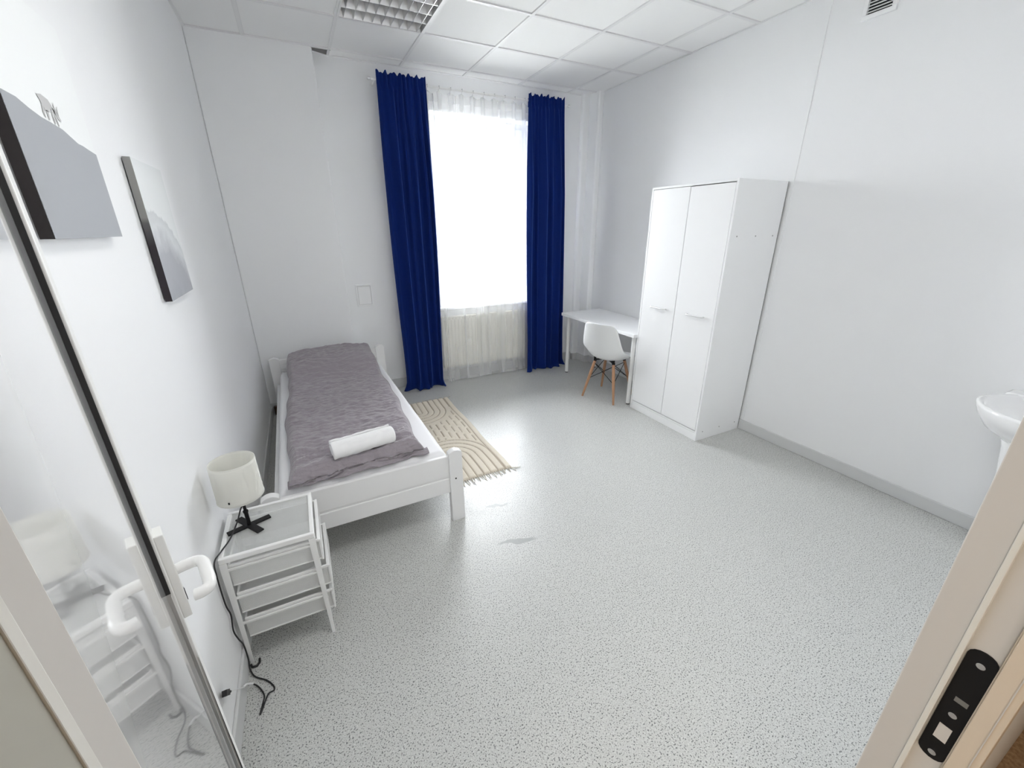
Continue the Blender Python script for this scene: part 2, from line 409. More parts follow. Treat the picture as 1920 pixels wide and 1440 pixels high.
curtain('blue_curtain', -2.385, -1.955, -2.395, -1.985, 3, [(.07, .06, .8), (.27, .08, 1.0), (.47, .05, .7), (.63, .07, 1.1), (.82, .05, .8), (.95, .05, 1.0)], 'navy blue curtain at the left of the window, beside the bed')
curtain('blue_curtain', -.90, -.465, -.915, -.405, 11, [(.06, .06, 1.0), (.24, .05, .6), (.42, .09, 1.1), (.62, .05, .8), (.80, .08, 1.0), (.96, .04, .7)], 'navy blue curtain at the right of the window, beside the desk')

# sheer voile
M_sheer = bpy.data.materials.new('white_voile'); M_sheer.use_nodes = True
nt = M_sheer.node_tree; nt.nodes.clear()
out = nt.nodes.new('ShaderNodeOutputMaterial'); tr = nt.nodes.new('ShaderNodeBsdfTransparent'); df = nt.nodes.new('ShaderNodeBsdfDiffuse'); tl = nt.nodes.new('ShaderNodeBsdfTranslucent')
df.inputs['Color'].default_value = (.9, .9, .9, 1); tl.inputs['Color'].default_value = (.92, .92, .92, 1)
m1 = nt.nodes.new('ShaderNodeMixShader'); m1.inputs[0].default_value = .05
m2 = nt.nodes.new('ShaderNodeMixShader'); lw = nt.nodes.new('ShaderNodeLayerWeight'); lw.inputs['Blend'].default_value = .45
mr = nt.nodes.new('ShaderNodeMapRange'); mr.inputs['To Min'].default_value = .20; mr.inputs['To Max'].default_value = .75
nt.links.new(lw.outputs['Facing'], mr.inputs['Value']); nt.links.new(mr.outputs[0], m2.inputs[0])
nt.links.new(df.outputs[0], m1.inputs[1]); nt.links.new(tl.outputs[0], m1.inputs[2]); nt.links.new(tr.outputs[0], m2.inputs[1]); nt.links.new(m1.outputs[0], m2.inputs[2])
nt.links.new(m2.outputs[0], out.inputs['Surface'])
def sheer():
    nu = 620; xa, xb = -2.05, -.82
    z = np.concatenate([np.linspace(2.852, 2.76, 12), np.linspace(2.74, .012, 50)]); nv = len(z)
    P = np.zeros((nu, nv, 3)); u = np.linspace(0, 1, nu); rs = np.random.RandomState(5)
    k = 11                                              # hooks along the top
    for j in range(nv):
        t = 1-(z[j]-.012)/2.84
        x = xa+(xb-xa)*u
        y = -.104 + .008*np.sin(2*PI*u*k)*max(0, 1-t*3)
        y += (.0015+.0012*min(1, 3*t))*np.sin(2*PI*u*9+1.9*np.sin(2*PI*u*2.3)+.5*t) + .004*np.sin(2*PI*u*4.3+t)
        # deep doubled folds that stay as whiter vertical bands
        g_ = .45+.55*min(1, t*2.5)
        for c, w_, K in ((.315, .020, .066), (.465, .016, .050), (.530, .013, .038), (.675, .022, .076), (.13, .010, .022), (.88, .014, .040)):
            d = (u-c-.006*math.sin(3*t+c*9))/w_
            y += -.012*d*np.exp(-d*d)*g_*1.4; x = x - K*g_*d*np.exp(-d*d)
        zz = np.full(nu, z[j])
        if z[j] > 2.76:
            s = (z[j]-2.76)/.092; zz = zz - .024*s*(.5-.5*np.cos(2*PI*u*k))
        if t > .93:
            s_ = (t-.93)/.07; y = y - .03*s_*s_*(.6+.4*np.sin(2*PI*u*3)); 
        y = np.clip(y, -.175 if t > .93 else -.131, -.085)
        P[:, j, 0] = x; P[:, j, 1] = y; P[:, j, 2] = zz
    org = (-1.43, -.05, 0); P -= np.array(org)
    mb = MB().grid(P)
    s0 = thing('sheer_curtain', 'long white see-through voile curtain hanging between the two navy curtains', 'curtain', org)
    cl = mb.build('voile', M_sheer, s0, fixn=False)
    # denser header tape and hem
    for (j0, j1, nm, off) in ((0, 10, 'header_tape', .0015), (nv-2, nv-1, 'hem', .0015)):
        Q = P[:, j0:j1+1].copy()
        if nm == 'hem': Q[:, 0, 2] = Q[:, 1, 2]+.03
        Q[:, :, 1] -= off
        MB().grid(Q).build(nm, M_sheer, s0, fixn=False)
    for i in range(k+1):
        uu = i/k; 
        x = xa+(xb-xa)*uu - org[0]
        MB().tube([(x, -.054, 2.83), (x, -.056, 2.850), (x, RODY+.05+.013, 2.862), (x, RODY+.05+.011, 2.884), (x, RODY+.05-.011, 2.886), (x, RODY+.05-.013, 2.862)], .0022, 6).build('curtain_hook', M_chrome, s0)
sheer()

# ------------------------------------------------------------------ small wall items
hp = thing('access_panel', 'small white square access panel on the wall left of the navy curtain', 'access panel', (-2.697, 0, 1.04))
box_frame(MB(), -.078, .078, -.108, .108, .014, -.016, 0).build('frame', M_white, hp, bevel=.002)
MB().box(-.064, .064, -.003, 0, -.094, .094).build('backing', M_gridline, hp)
MB().box(-.059, .059, -.011, -.003, -.089, .089).build('door', M_white, hp, bevel=.002)
MB().box(.045, .050, -.009, -.006, -.006, .006).build('latch', M_whitemetal, hp)

vt = thing('air_vent', 'small white louvred air vent high on the right wall', 'vent', (0, -2.725, 2.90)); vt.scale = (1, .86, .96)
vb = MB()
for (y0, y1, z0, z1) in ((-.1, .1, -.105, -.08), (-.1, .1, .08, .105), (-.1, -.072, -.08, .08), (.072, .1, -.08, .08)): vb.box(-.018, 0, y0, y1, z0, z1)
vb.build('frame', M_white, vt, bevel=.003)
for k in range(10):
    z = -.072+k*.0162
    MB().add([(-.016, -.074, z), (-.016, .074, z), (-.004, .074, z+.010), (-.004, -.074, z+.010), (-.015, -.074, z-.002), (-.015, .074, z-.002), (-.003, .074, z+.008), (-.003, -.074, z+.008)],
             [(0,1,2,3),(7,6,5,4),(0,4,5,1),(1,5,6,2),(2,6,7,3),(3,7,4,0)]).build('slat', M_white, vt)
MB().box(-.003, -.001, -.074, .074, -.082, .082).build('duct', M_dark, vt)

# ------------------------------------------------------------------ pictures on the left wall
def sh_xyz(nt):
    tc = nt.nodes.new('ShaderNodeTexCoord'); sp = nt.nodes.new('ShaderNodeSeparateXYZ'); nt.links.new(tc.outputs['Object'], sp.inputs[0]); return tc, sp
M_canvas_white = mat('print_fog', (.87, .885, .885), .7)
M_canvas_hill = mat('print_grey_hill', (.36, .375, .40), .7, bump=None)
M_canvas_dark = mat('print_dark_edge', (.018, .013, .014), .6)
M_horse = mat('print_animal', (.52, .52, .52), .7)
def poly_on(mb, pts, x, m):
    mb.m = m; mb.add([(x, y, z) for y, z in pts], [tuple(range(len(pts)))])
PY0, PY1, PZ0, PZ1 = -3.2295, -2.8362, 1.6507, 2.1235
o0 = (-W+.004, (PY0+PY1)/2, PZ0)
p1 = thing('canvas_picture', 'large canvas print of an animal on a grey hill under white sky, nearest the door', 'picture', o0)
hill = [(PY0, 1.9095), (-3.1766, 1.9075), (-3.1358, 1.8973), (-3.0950, 1.8902), (-3.0492, 1.8871), (-3.0033, 1.8830), (-2.9626, 1.8718), (-2.9371, 1.8647), (-2.9116, 1.8637), (-2.8810, 1.8596), (PY1, 1.8545)]
F = -W+.027
mb = MB()
mb.m = 0; mb.add([(F, PY0, PZ0), (F, PY1, PZ0), (F, PY1, PZ1), (F, PY0, PZ1)], [(0, 1, 2, 3)])
mb.m = 1; mb.add([(F+.0006, PY0, PZ0)] + [(F+.0006, y, z) for y, z in hill] + [(F+.0006, PY1, PZ0)], [tuple(range(len(hill)+2))])
mb.m = 3
for poly in ([(-3.0818, 1.9350),(-3.0726, 1.9258),(-3.0706, 1.9167),(-3.0645, 1.9095),(-3.0492, 1.9075),(-3.0339, 1.9126),(-3.0217, 1.9258),(-3.0319, 1.9350),(-3.0594, 1.9391)],
             [(-3.0726, 1.9167),(-3.0767, 1.9024),(-3.0747, 1.8932),(-3.0696, 1.8932),(-3.0685, 1.9024),(-3.0624, 1.9116)],
             [(-3.0583, 1.9106),(-3.0604, 1.8912),(-3.0543, 1.8912),(-3.0492, 1.9095)],
             [(-3.0339, 1.9167),(-3.0359, 1.8881),(-3.0298, 1.8881),(-3.0247, 1.9044),(-3.0206, 1.9197)],
             [(-3.0237, 1.9146),(-3.0196, 1.8871),(-3.0145, 1.8871),(-3.0156, 1.9167),(-3.0217, 1.9248)],
             [(-3.0257, 1.9248),(-3.0135, 1.9167),(-3.0013, 1.9106),(-2.9952, 1.9024),(-2.9992, 1.8973),(-3.0094, 1.9024),(-3.0196, 1.9106)],
             [(-3.0094, 1.9126),(-3.0135, 1.9299),(-3.0074, 1.9360),(-3.0094, 1.9269),(-3.0043, 1.9136)], [(-3.0033, 1.9106),(-2.9992, 1.9269),(-2.9921, 1.9309),(-2.9962, 1.9238),(-2.9992, 1.9095)]):
    mb.add([(F+.0010, y, z) for y, z in poly], [tuple(range(len(poly)))])
rel(mb, 'printed_canvas', [M_canvas_white, M_canvas_hill, M_canvas_dark, M_horse], p1, o0, fixn=False)
mb = MB(); mb.m = 2; X0 = -W+.004
zs = 1.9095
mb.add([(X0, PY0, PZ0), (F, PY0, PZ0), (F, PY0, zs), (X0, PY0, zs)], [(0, 1, 2, 3)])
mb.m = 0; mb.add([(X0, PY0, zs), (F, PY0, zs), (F, PY0, PZ1), (X0, PY0, PZ1)], [(0, 1, 2, 3)])
mb.add([(X0, PY0, PZ1), (F, PY0, PZ1), (F, PY1, PZ1), (X0, PY1, PZ1)], [(0, 1, 2, 3)])
mb.m = 1; mb.add([(X0, PY0, PZ0), (F, PY0, PZ0), (F, PY1, PZ0), (X0, PY1, PZ0)], [(3, 2, 1, 0)]); mb.add([(X0, PY1, PZ0), (F, PY1, PZ0), (F, PY1, PZ1), (X0, PY1, PZ1)], [(3, 2, 1, 0)])
mb.m = 0; mb.add([(X0, PY0, PZ0), (X0, PY1, PZ0), (X0, PY1, PZ1), (X0, PY0, PZ1)], [(3, 2, 1, 0)])
rel(mb, 'wrapped_edge', [M_canvas_white, M_canvas_hill, M_canvas_dark], p1, o0, fixn=False)

QY0, QY1, QZ0, QZ1 = -2.518, -2.146, 1.422, 1.892
o1 = (-W+.004, (QY0+QY1)/2, QZ0)
p2 = thing('canvas_picture', 'smaller canvas print of a pale misty peak, above the foot of the bed', 'picture', o1)
# shader: mountain silhouette with gradient, all inside one print
mp_ = bpy.data.materials.new('print_misty_peak'); mp_.use_nodes = True; nt = mp_.node_tree; b = nt.nodes['Principled BSDF']; b.inputs['Roughness'].default_value = .7
tc, sp = sh_xyz(nt)
def math_(op, a, c=None, d=None):
    n = nt.nodes.new('ShaderNodeMath'); n.operation = op
    for i, s in enumerate((a, c, d)):
        if s is None: continue
        if isinstance(s, (int, float)): n.inputs[i].default_value = s
        else: nt.links.new(s, n.inputs[i])
    return n.outputs[0]
nn = nt.nodes.new('ShaderNodeTexNoise'); nn.inputs['Scale'].default_value = 14; nn.inputs['Detail'].default_value = 6; nt.links.new(tc.outputs['Object'], nn.inputs['Vector'])
yy = math_('ADD', sp.outputs['Y'], .10)
ridge = math_('SUBTRACT', .300, math_('MULTIPLY', math_('MULTIPLY', yy, yy), 1.7))     # arch height above canvas bottom
ridge = math_('ADD', ridge, math_('MULTIPLY', math_('SUBTRACT', nn.outputs['Fac'], .5), .05))
below = math_('SUBTRACT', ridge, sp.outputs['Z'])
r = nt.nodes.new('ShaderNodeValToRGB'); cr = r.color_ramp
cr.elements[0].position = 0; cr.elements[0].color = (.78, .80, .80, 1); cr.elements[1].position = 1; cr.elements[1].color = (.33, .34, .37, 1)
for p_, c_ in ((.485, (.78, .80, .80, 1)), (.50, (.60, .62, .63, 1)), (.56, (.66, .68, .69, 1)), (.70, (.40, .41, .44, 1)), (.85, (.38, .39, .42, 1))):
    e = cr.elements.new(p_); e.color = c_
fac = math_('ADD', math_('MULTIPLY', below, 1.5), .5)
nt.links.new(math_('ADD', fac, math_('MULTIPLY', math_('SUBTRACT', nn.outputs['Fac'], .5), .14)), r.inputs['Fac']); nt.links.new(r.outputs['Color'], b.inputs['Base Color'])
G = -W+.025
mb = MB(); mb.add([(G, QY0, QZ0), (G, QY1, QZ0), (G, QY1, QZ1), (G, QY0, QZ1)], [(0, 1, 2, 3)])
rel(mb, 'printed_canvas', mp_, p2, o1, fixn=False)
# wrapped edge (the print is darker along this side, paler at the top)
me_ = bpy.data.materials.new('print_side_wrap'); me_.use_nodes = True; nt = me_.node_tree; b = nt.nodes['Principled BSDF']; b.inputs['Roughness'].default_value = .7
tc, sp = sh_xyz(nt); r = nt.nodes.new('ShaderNodeValToRGB'); cr = r.color_ramp
cr.elements[0].position = .0; cr.elements[0].color = (.025, .02, .025, 1); cr.elements[1].position = 1; cr.elements[1].color = (.30, .30, .29, 1)
for p_, c_ in ((.42, (.03, .025, .03, 1)), (.58, (.12, .12, .12, 1)), (.62, (.27, .27, .26, 1))):
    e = cr.elements.new(p_); e.color = c_
nt.links.new(math_('MULTIPLY', sp.outputs['Z'], 1/.46), r.inputs['Fac']); nt.links.new(r.outputs['Color'], b.inputs['Base Color'])
mb = MB()
mb.add([(X0, QY0, QZ0), (G, QY0, QZ0), (G, QY0, QZ1), (X0, QY0, QZ1)], [(0, 1, 2, 3)])
mb.m = 1
mb.add([(X0, QY0, QZ1), (G, QY0, QZ1), (G, QY1, QZ1), (X0, QY1, QZ1)], [(0, 1, 2, 3)])
mb.add([(X0, QY0, QZ0), (G, QY0, QZ0), (G, QY1, QZ0), (X0, QY1, QZ0)], [(3, 2, 1, 0)]); mb.add([(X0, QY1, QZ0), (G, QY1, QZ0), (G, QY1, QZ1), (X0, QY1, QZ1)], [(3, 2, 1, 0)])
mb.add([(X0, QY0, QZ0), (X0, QY1, QZ0), (X0, QY1, QZ1), (X0, QY0, QZ1)], [(3, 2, 1, 0)])
rel(mb, 'wrapped_edge', [me_, M_canvas_hill], p2, o1, fixn=False)

# ------------------------------------------------------------------ bed
BX0, BX1, BY0, BY1 = -3.610, -2.600, -2.452, -.262       # outer
bed = thing('bed', 'white painted wooden single bed along the left wall', 'bed', ((BX0+BX1)/2, (BY0+BY1)/2, 0))
BO = ((BX0+BX1)/2, (BY0+BY1)/2, 0)
PW, PD = .080, .042
def post(x0, y0, ztop):
    n = 10; poly = [(x0, 0)] + [(x0, ztop-.018)] + [(x0+PW*(i/n), ztop-.018+.016*math.sin(PI*i/n)**.9) for i in range(1, n)] + [(x0+PW, ztop-.018), (x0+PW, 0)]
    return MB().prism(poly, 1, y0, y0+PD)
for x0 in (BX0, BX1-PW):
    rel(post(x0, BY0, .482), 'leg', M_whitewood, bed, BO, bevel=.003)
    rel(post(x0, BY1-PD, .585), 'leg', M_whitewood, bed, BO, bevel=.003)
rel(MB().box(BX0+PW-.002, BX1-PW+.002, BY0+.010, BY0+.032, .312, .447), 'foot_board', M_whitewood, bed, BO, bevel=.004)
rel(MB().box(BX0+PW-.002, BX1-PW+.002, BY0+.010, BY0+.032, .203, .300), 'foot_rail', M_whitewood, bed, BO, bevel=.004)
rel(MB().box(BX0+PW-.002, BX1-PW+.002, BY0+.016, BY0+.027, .298, .314), 'foot_slat', M_whitewood, bed, BO)
# headboard with cut-outs
mb = MB(); hx0, hx1, hy0, hy1 = BX0+PW-.002, BX1-PW+.002, BY1-PD+.010, BY1-.010
mb.box(hx0, hx1, hy0, hy1, .515, .560).box(hx0, hx1, hy0, hy1, .455, .470).box(hx0, hx0+.10, hy0, hy1, .470, .515).box(hx1-.10, hx1, hy0, hy1, .470, .515)
mb.box(hx0+.33, hx1-.33, hy0, hy1, .470, .515)
rel(mb, 'headboard', M_whitewood, bed, BO, bevel=.004)
rel(MB().box(hx0, hx1, hy0, hy1, .25, .435), 'headboard_rail', M_whitewood, bed, BO, bevel=.004)
for x in (hx0+.02, hx1-.05): rel(MB().box(x, x+.03, hy0+.004, hy1-.002, .435, .455), 'headboard_spacer', M_whitewood, bed, BO)
for x in (BX0+.03, BX1-.03-.022): rel(MB().box(x, x+.022, BY0+PD, BY1-PD, .215, .335), 'side_rail', M_whitewood, bed, BO, bevel=.004)
for k in range(12):
    y = BY0+.12+k*.17; rel(MB().box(BX0+.055, BX1-.055, y, y+.07, .262, .280), 'slat', M_whitewood, bed, BO)
for z in (.296, ): rel(MB().tube([(BX1-.045, BY0+.001, z), (BX1-.045, BY0-.0015, z)], .005, 10), 'bolt', M_black, bed, BO)

bed.rotation_euler = (0, 0, .016)
# mattress with fitted sheet
def rounded_slab(x0, x1, y0, y1, z0, z1, r, nu=60, nv=120, wr=0.0, seed=1, tuck=.0):
    """closed soft slab: superellipse cross profile, grid top + bottom"""
    mb = MB()
    us = np.linspace(-1, 1, nu); vs = np.linspace(-1, 1, nv)
    U, V = np.meshgrid(us, vs, indexing='ij')
    def warp(t, half):   # push grid lines to the rim
        return np.sign(t)*(1-(1-np.abs(t))**1.6)
    Uw, Vw = warp(U, 1), warp(V, 1)
    X = (x0+x1)/2 + Uw*(x1-x0)/2; Y = (y0+y1)/2 + Vw*(y1-y0)/2
    dx = np.minimum(X-x0, x1-X); dy = np.minimum(Y-y0, y1-Y)
    def rim(d): d = np.clip(d/r, 0, 1); return np.sqrt(np.clip(1-(1-d)**2, 0, 1))
    Hh = rim(dx)*rim(dy)
    return X, Y, Hh
def slab_obj(name, X, Y, Zt, Zb, m, par, org, **k):
    nu, nv = X.shape; mb = MB()
    Pt = np.stack([X, Y, Zt], 2) - np.array(org); Pb = np.stack([X, Y, Zb], 2) - np.array(org)
    mb.grid(Pt); nb = nu*nv; mb.grid(Pb[:, ::-1])
    def seam(a, b):  # arrays of idx
        for i in range(len(a)-1): mb.f.append((a[i], a[i+1], b[i+1], b[i])); mb.mi.append(0); mb.sm.append(True)
    top = lambda i, j: i*nv+j
    bot = lambda i, j: nb+i*nv+(nv-1-j)
    seam([top(i, 0) for i in range(nu)], [bot(i, 0) for i in range(nu)])
    seam([top(i, nv-1) for i in range(nu)][::-1], [bot(i, nv-1) for i in range(nu)][::-1])
    seam([top(0, j) for j in range(nv)][::-1], [bot(0, j) for j in range(nv)][::-1])
    seam([top(nu-1, j) for j in range(nv)], [bot(nu-1, j) for j in range(nv)])
    return mb.build(name, m, par, fixn=True, **k)
M_sheet = fabric_mat('white_sheet', (.86, .86, .875), .8, .1, 300)
MX0, MX1, MY0, MY1 = BX0+.058, BX1-.060, BY0+.044, BY1-.048
MORZ = .016
mo = thing('mattress', 'white mattress with fitted sheet lying in the bed under the grey duvet', 'mattress', ((MX0+MX1)/2, (MY0+MY1)/2, .282))
X, Y, Hh = rounded_slab(MX0, MX1, MY0, MY1, .282, .455, .045)
pts = np.stack([X.ravel(), Y.ravel()], 1)
wr = np.array([noise.noise(Vector((p[0]*3, p[1]*3, 1))) for p in pts]).reshape(X.shape)*.004
Zt = .36 + (.094+wr)*Hh; Zb = .36 - .078*np.clip(Hh*1.3, 0, 1)
slab_obj('sheet', X, Y, Zt, Zb, M_sheet, mo, ((MX0+MX1)/2, (MY0+MY1)/2, .282)); mo.rotation_euler = (0, 0, MORZ)

# duvet -------------------------------------------------------------
M_duvet = bpy.data.materials.new('grey_seersucker'); M_duvet.use_nodes = True; nt = M_duvet.node_tree; b = nt.nodes['Principled BSDF']
b.inputs['Base Color'].default_value = (.315, .285, .310, 1); b.inputs['Roughness'].default_value = .8; b.inputs['Sheen Weight'].default_value = .35; b.inputs['Specular IOR Level'].default_value = .25
tc = nt.nodes.new('ShaderNodeTexCoord'); mp = nt.nodes.new('ShaderNodeMapping'); mp.inputs['Scale'].default_value = (22, 75, 30); nt.links.new(tc.outputs['Object'], mp.inputs['Vector'])
n1 = nt.nodes.new('ShaderNodeTexNoise'); n1.inputs['Scale'].default_value = 1; n1.inputs['Detail'].default_value = 4; n1.inputs['Distortion'].default_value = .6; nt.links.new(mp.outputs[0], n1.inputs['Vector'])
bp = nt.nodes.new('ShaderNodeBump'); bp.inputs['Strength'].default_value = 1.0; bp.inputs['Distance'].default_value = .009; nt.links.new(n1.outputs['Fac'], bp.inputs['Height']); nt.links.new(bp.outputs['Normal'], b.inputs['Normal'])
def duvet():
    y0, y1 = -2.385, -.315; nu, nv = 150, 330
    us = np.linspace(-1, 1, nu); vs = np.linspace(0, 1, nv)
    us = np.sign(us)*(1-(1-np.abs(us))**1.35)
    P = np.zeros((nu, nv, 2)); 
    X = np.zeros((nu, nv)); Y = np.zeros((nu, nv)); D = np.zeros((nu, nv)); Z0 = np.zeros((nu, nv))
    for j, v in enumerate(vs):
        vv = .5+.5*math.copysign(1-(1-abs(2*v-1))**1.3, 2*v-1)
        y = y0 + (y1-y0)*vv
        xl = -3.482 + .014*max(0, 1-vv*3.2)**1.3 + .008*math.sin(5*y) + .005*math.sin(17*y+1); xr = -2.775 + .03*(vv) + .012*math.sin(4*y+1)+.006*math.sin(15*y)
        if vv > .62: k = min(1, (vv-.62)/.12); k = k*k*(3-2*k); xr += .010*k; xl += -.0*k
        cxm, hw = (xl+xr)/2, (xr-xl)/2
        X[:, j] = cxm + hw*us
        Y[:, j] = y + .012*np.sin(3.1*us+1) + .02*us*(1-vv)
        D[:, j] = np.minimum((1-np.abs(us))*hw, min((y-y0), (y1-y))+1e-6)
        pill = 1/(1+math.exp(-(y+.86)/.055))
        pf = 1.0 if y < -.42 else max(0.45, 1-(y+.42)/.20)
        Z0[:, j] = .066 + (.152)*pill*pf*(1-.22*np.abs(us)**3) + .012*math.sin(2.2*y)
    r = .042
    rim = np.sqrt(np.clip(1-(1-np.clip(D/r, 0, 1))**2, 0, 1))
    N1 = np.zeros_like(X); N2 = np.zeros_like(X); N3 = np.zeros_like(X)
    f = noise.noise
    for i in range(nu):
        for j in range(nv):
            x, y = X[i, j], Y[i, j]
            N1[i, j] = f(Vector((x*4+1, y*4, 2.3)))
            wx = x + .03*N1[i, j]; wy = y + .035*f(Vector((x*3, y*3, 7)))
            N2[i, j] = 1-2*abs(f(Vector((wx*7, wy*22, 5.1))))
            N3[i, j] = f(Vector((wx*26, wy*70, 9.4)))
    front = np.clip((-1.75-Y)/.5, 0, 1); 
    Z = Z0*(.30+.70*rim) + .010*N1*rim + (.0095+.007*front)*N2*rim + .0078*N3*rim
    # diagonal drag folds at the foot end
    fx = (X+3.2)*math.cos(.5)+(Y+2.3)*math.sin(.5)
    Z += front*rim*.007*np.sin(62*((Y+2.3)*.85-(X+3.1)*.35)+4*N1)
    Zt = .494 + (Z-.039)*rim + .004*N1*(1-rim)
    NS = np.array([[f(Vector((X[i, j]*13+2*D[i, j]*30, D[i, j]*70, 3))) + .5*f(Vector((X[i, j]*38, D[i, j]*120, 8))) if Y[i, j] < -2.1 else 0 for j in range(nv)] for i in range(nu)])
    Y = Y + (1-.8*rim)*(.010*N1 + .020*NS)*(Y < -2.1); Zt = Zt + .010*NS*np.clip(D/.02, 0, 1)*np.clip(1-D/.16, 0, 1)
    Zb = .4945 - .0405*rim + .004*N1*(1-rim)
    org = (-3.13, -1.35, .455)
    o = slab_obj('duvet', X, Y, Zt, Zb, M_duvet, None, org); o.location = org
    setp(o, 'crinkled mauve-grey duvet folded lengthwise on the bed', 'duvet')
    # fold lip: lower layer showing under the top layer at the foot end
    mb = MB(); n = 120; rows = 14
    P = np.zeros((n, rows, 3))
    for i in range(n):
        t = i/(n-1); x = -3.474 + .716*t; base = y0-.004+.030*(t-.5) + .005*math.sin(9*t)+.004*math.sin(31*t)
        for j in range(rows):
            a = PI*(-.5 + j/(rows-1)); th = (.0125+.004*math.sin(13*t+1)+.003*math.sin(37*t))
            P[i, j] = (x+.002*math.sin(40*t), base+.034-(.045+.006*math.sin(21*t)+.004*math.sin(55*t))*math.cos(a), .457+th+th*math.sin(a))
    P -= np.array(org); mb.grid(P)
    mb.add([P[0, j] for j in range(rows)], [tuple(range(rows))]); mb.add([P[-1, j] for j in range(rows)], [tuple(range(rows))])
    mb.build('lower_fold', M_duvet, o, fixn=True)
duvet()

# rolled towel
M_towel = fabric_mat('white_terry', (.88, .88, .885), .95, .5, 260, .8)
ta = Vector((-3.285, -2.310, 0)); tb = Vector((-2.945, -2.285, 0))
tw = thing('rolled_towel', 'rolled white towel lying on the foot end of the grey duvet', 'towel', (-3.095, -2.305, .535), math.atan2((tb-ta).y, (tb-ta).x)+.10)
mb = MB(); R = .056; Lh = .158; n = 200; turns = 3.2
P = np.zeros((n, 41, 3))
for i in range(n):
    t = i/(n-1); a = t*turns*2*PI; rr = .012 + (R-.012)*t
    for j in range(41):
        s = -1+2*j/40
        e = (1-t)*0.006*(1 if s > 0 else -.6)
        wob = .0016*math.sin(5*s+a*1.3)+.0012*math.sin(17*s+3*a)
        P[i, j] = (s*(Lh + .010*math.sin(t*19)*(1 if s > 0 else .3)) + e, (rr+wob)*math.cos(a)*1.08, (rr+wob)*math.sin(a)*.86)
mb.grid(P); mb.build('towel_roll', M_towel, tw, fixn=False, solid=.011)
tw.location.z = .535+.052
MB().tube([(-Lh+.01, 0, 0), (Lh-.012, 0, 0)], .045, 20).build('towel_core', M_towel, tw)

# wooden block on the floor in the corner behind the bed
wbk = MB().box(-.022, .022, -.018, .018, 0, .085); o = wbk.build('wooden_block', mat('dark_brown_wood', (.10, .055, .03), .6), bevel=.003); o.location = (-3.655, -.19, 0)
setp(o, 'small dark brown wooden block in the corner between bed head and wall', 'block')

# ------------------------------------------------------------------ rug
M_rug = mat('cream_tufted_cotton', (.80, .735, .62), .95, spec=.1, sheen=.3, bump=(220, .6, .004))
RGX0, RGX1, RGY0, RGY1 = -2.80, -2.075, -2.075, -.565
rug = thing('rug', 'cream tufted rug with arch pattern and fringes beside the bed', 'rug', ((RGX0+RGX1)/2, (RGY0+RGY1)/2, 0))
RU = ((RGX0+RGX1)/2, (RGY0+RGY1)/2, 0)
def groove(x, y):
    """1 in a groove between tufted cords, 0 on the cord"""
    xc = RGX0 + .36
    if x > RGX1-.055: 
        d = abs(x-(RGX1-.050)); return math.exp(-(d/.006)**2)
    def stripes(d, p=.056): 
        q = abs(((d/p) % 1)-.5)*p        # 0 at groove
        return math.exp(-(q/.0065)**2)
    r1 = math.hypot(x-xc, y-(RGY1-.26))       # far U arcs, open to the far end
    r2 = math.hypot(x-xc, y-(RGY0+.30))       # near arches, open to the near end
    if y > RGY1-.26: return stripes(x-xc) if abs(x-xc) < .31 else 0
    if r1 < .30: return stripes(r1)
    if y < RGY0+.30: return stripes(x-xc) if abs(x-xc) < .31 else 0
    if r2 < .33: return stripes(r2)
    dash = math.sin((y)*44+math.floor(x/.056)*2.1) > -.75
    return stripes(x) if dash else .25
nu, nv = 190, 400
P = np.zeros((nu, nv, 3))
for i in range(nu):
    for j in range(nv):
        x = RGX0+(RGX1-RGX0)*i/(nu-1); y = RGY0+(RGY1-RGY0)*j/(nv-1)
        e = min(x-RGX0, RGX1-x, y-RGY0, RGY1-y); ee = min(1, e/.012)
        z = .004+.011*ee - .0095*groove(x, y)*ee + .0012*noise.noise(Vector((x*60, y*60, 0)))
        if i in (0, nu-1) or j in (0, nv-1): z = .0005
        P[i, j] = (x + .004*math.sin(y*9), y+.006*math.sin(x*8), max(z, .0005))
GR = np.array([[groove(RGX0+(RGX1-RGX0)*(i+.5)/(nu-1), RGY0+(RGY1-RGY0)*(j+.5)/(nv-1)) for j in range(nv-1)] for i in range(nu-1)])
P -= np.array(RU)
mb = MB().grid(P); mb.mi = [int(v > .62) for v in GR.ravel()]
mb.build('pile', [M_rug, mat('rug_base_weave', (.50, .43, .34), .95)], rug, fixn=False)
mb = MB(); M_fringe = mat('cream_cotton_fringe', (.62, .56, .47), .95)
for end, y in ((-1, RGY0), (1, RGY1)):
    for k in range(44):
        x = RGX0+.01+(RGX1-RGX0-.02)*k/43
        L_ = random.uniform(.05, .085) if end < 0 else random.uniform(.025, .05); dx = random.uniform(-.022, .022)
        y_ = y+.006*math.sin(x*8)
        mb.tube([(x, y_-end*.004, .006), (x+dx*.3, y_+end*L_*.4, .005), (x+dx*1.1, y_+end*L_*.75, .0035), (x+dx*.8, y_+end*L_, .003)], [.0028, .0022, .0018, .0008], 5)
for dx in (.03, .045, .06):
    mb.tube([(RGX1-.02, RGY0+.002, .006), (RGX1+dx*.5, RGY0-.006-dx*.2, .006), (RGX1+dx, RGY0-.004-dx*.3, .003)], [.003, .0025, .001], 5)
    mb.tube([(RGX1-.01, RGY1+.002, .006), (RGX1+dx*.4, RGY1+.015, .006), (RGX1+dx*.7, RGY1+.02+dx*.2, .003)], [.003, .0025, .001], 5)
fo = rel(mb, 'fringe', M_fringe, rug, RU); fo['kind'] = 'stuff'

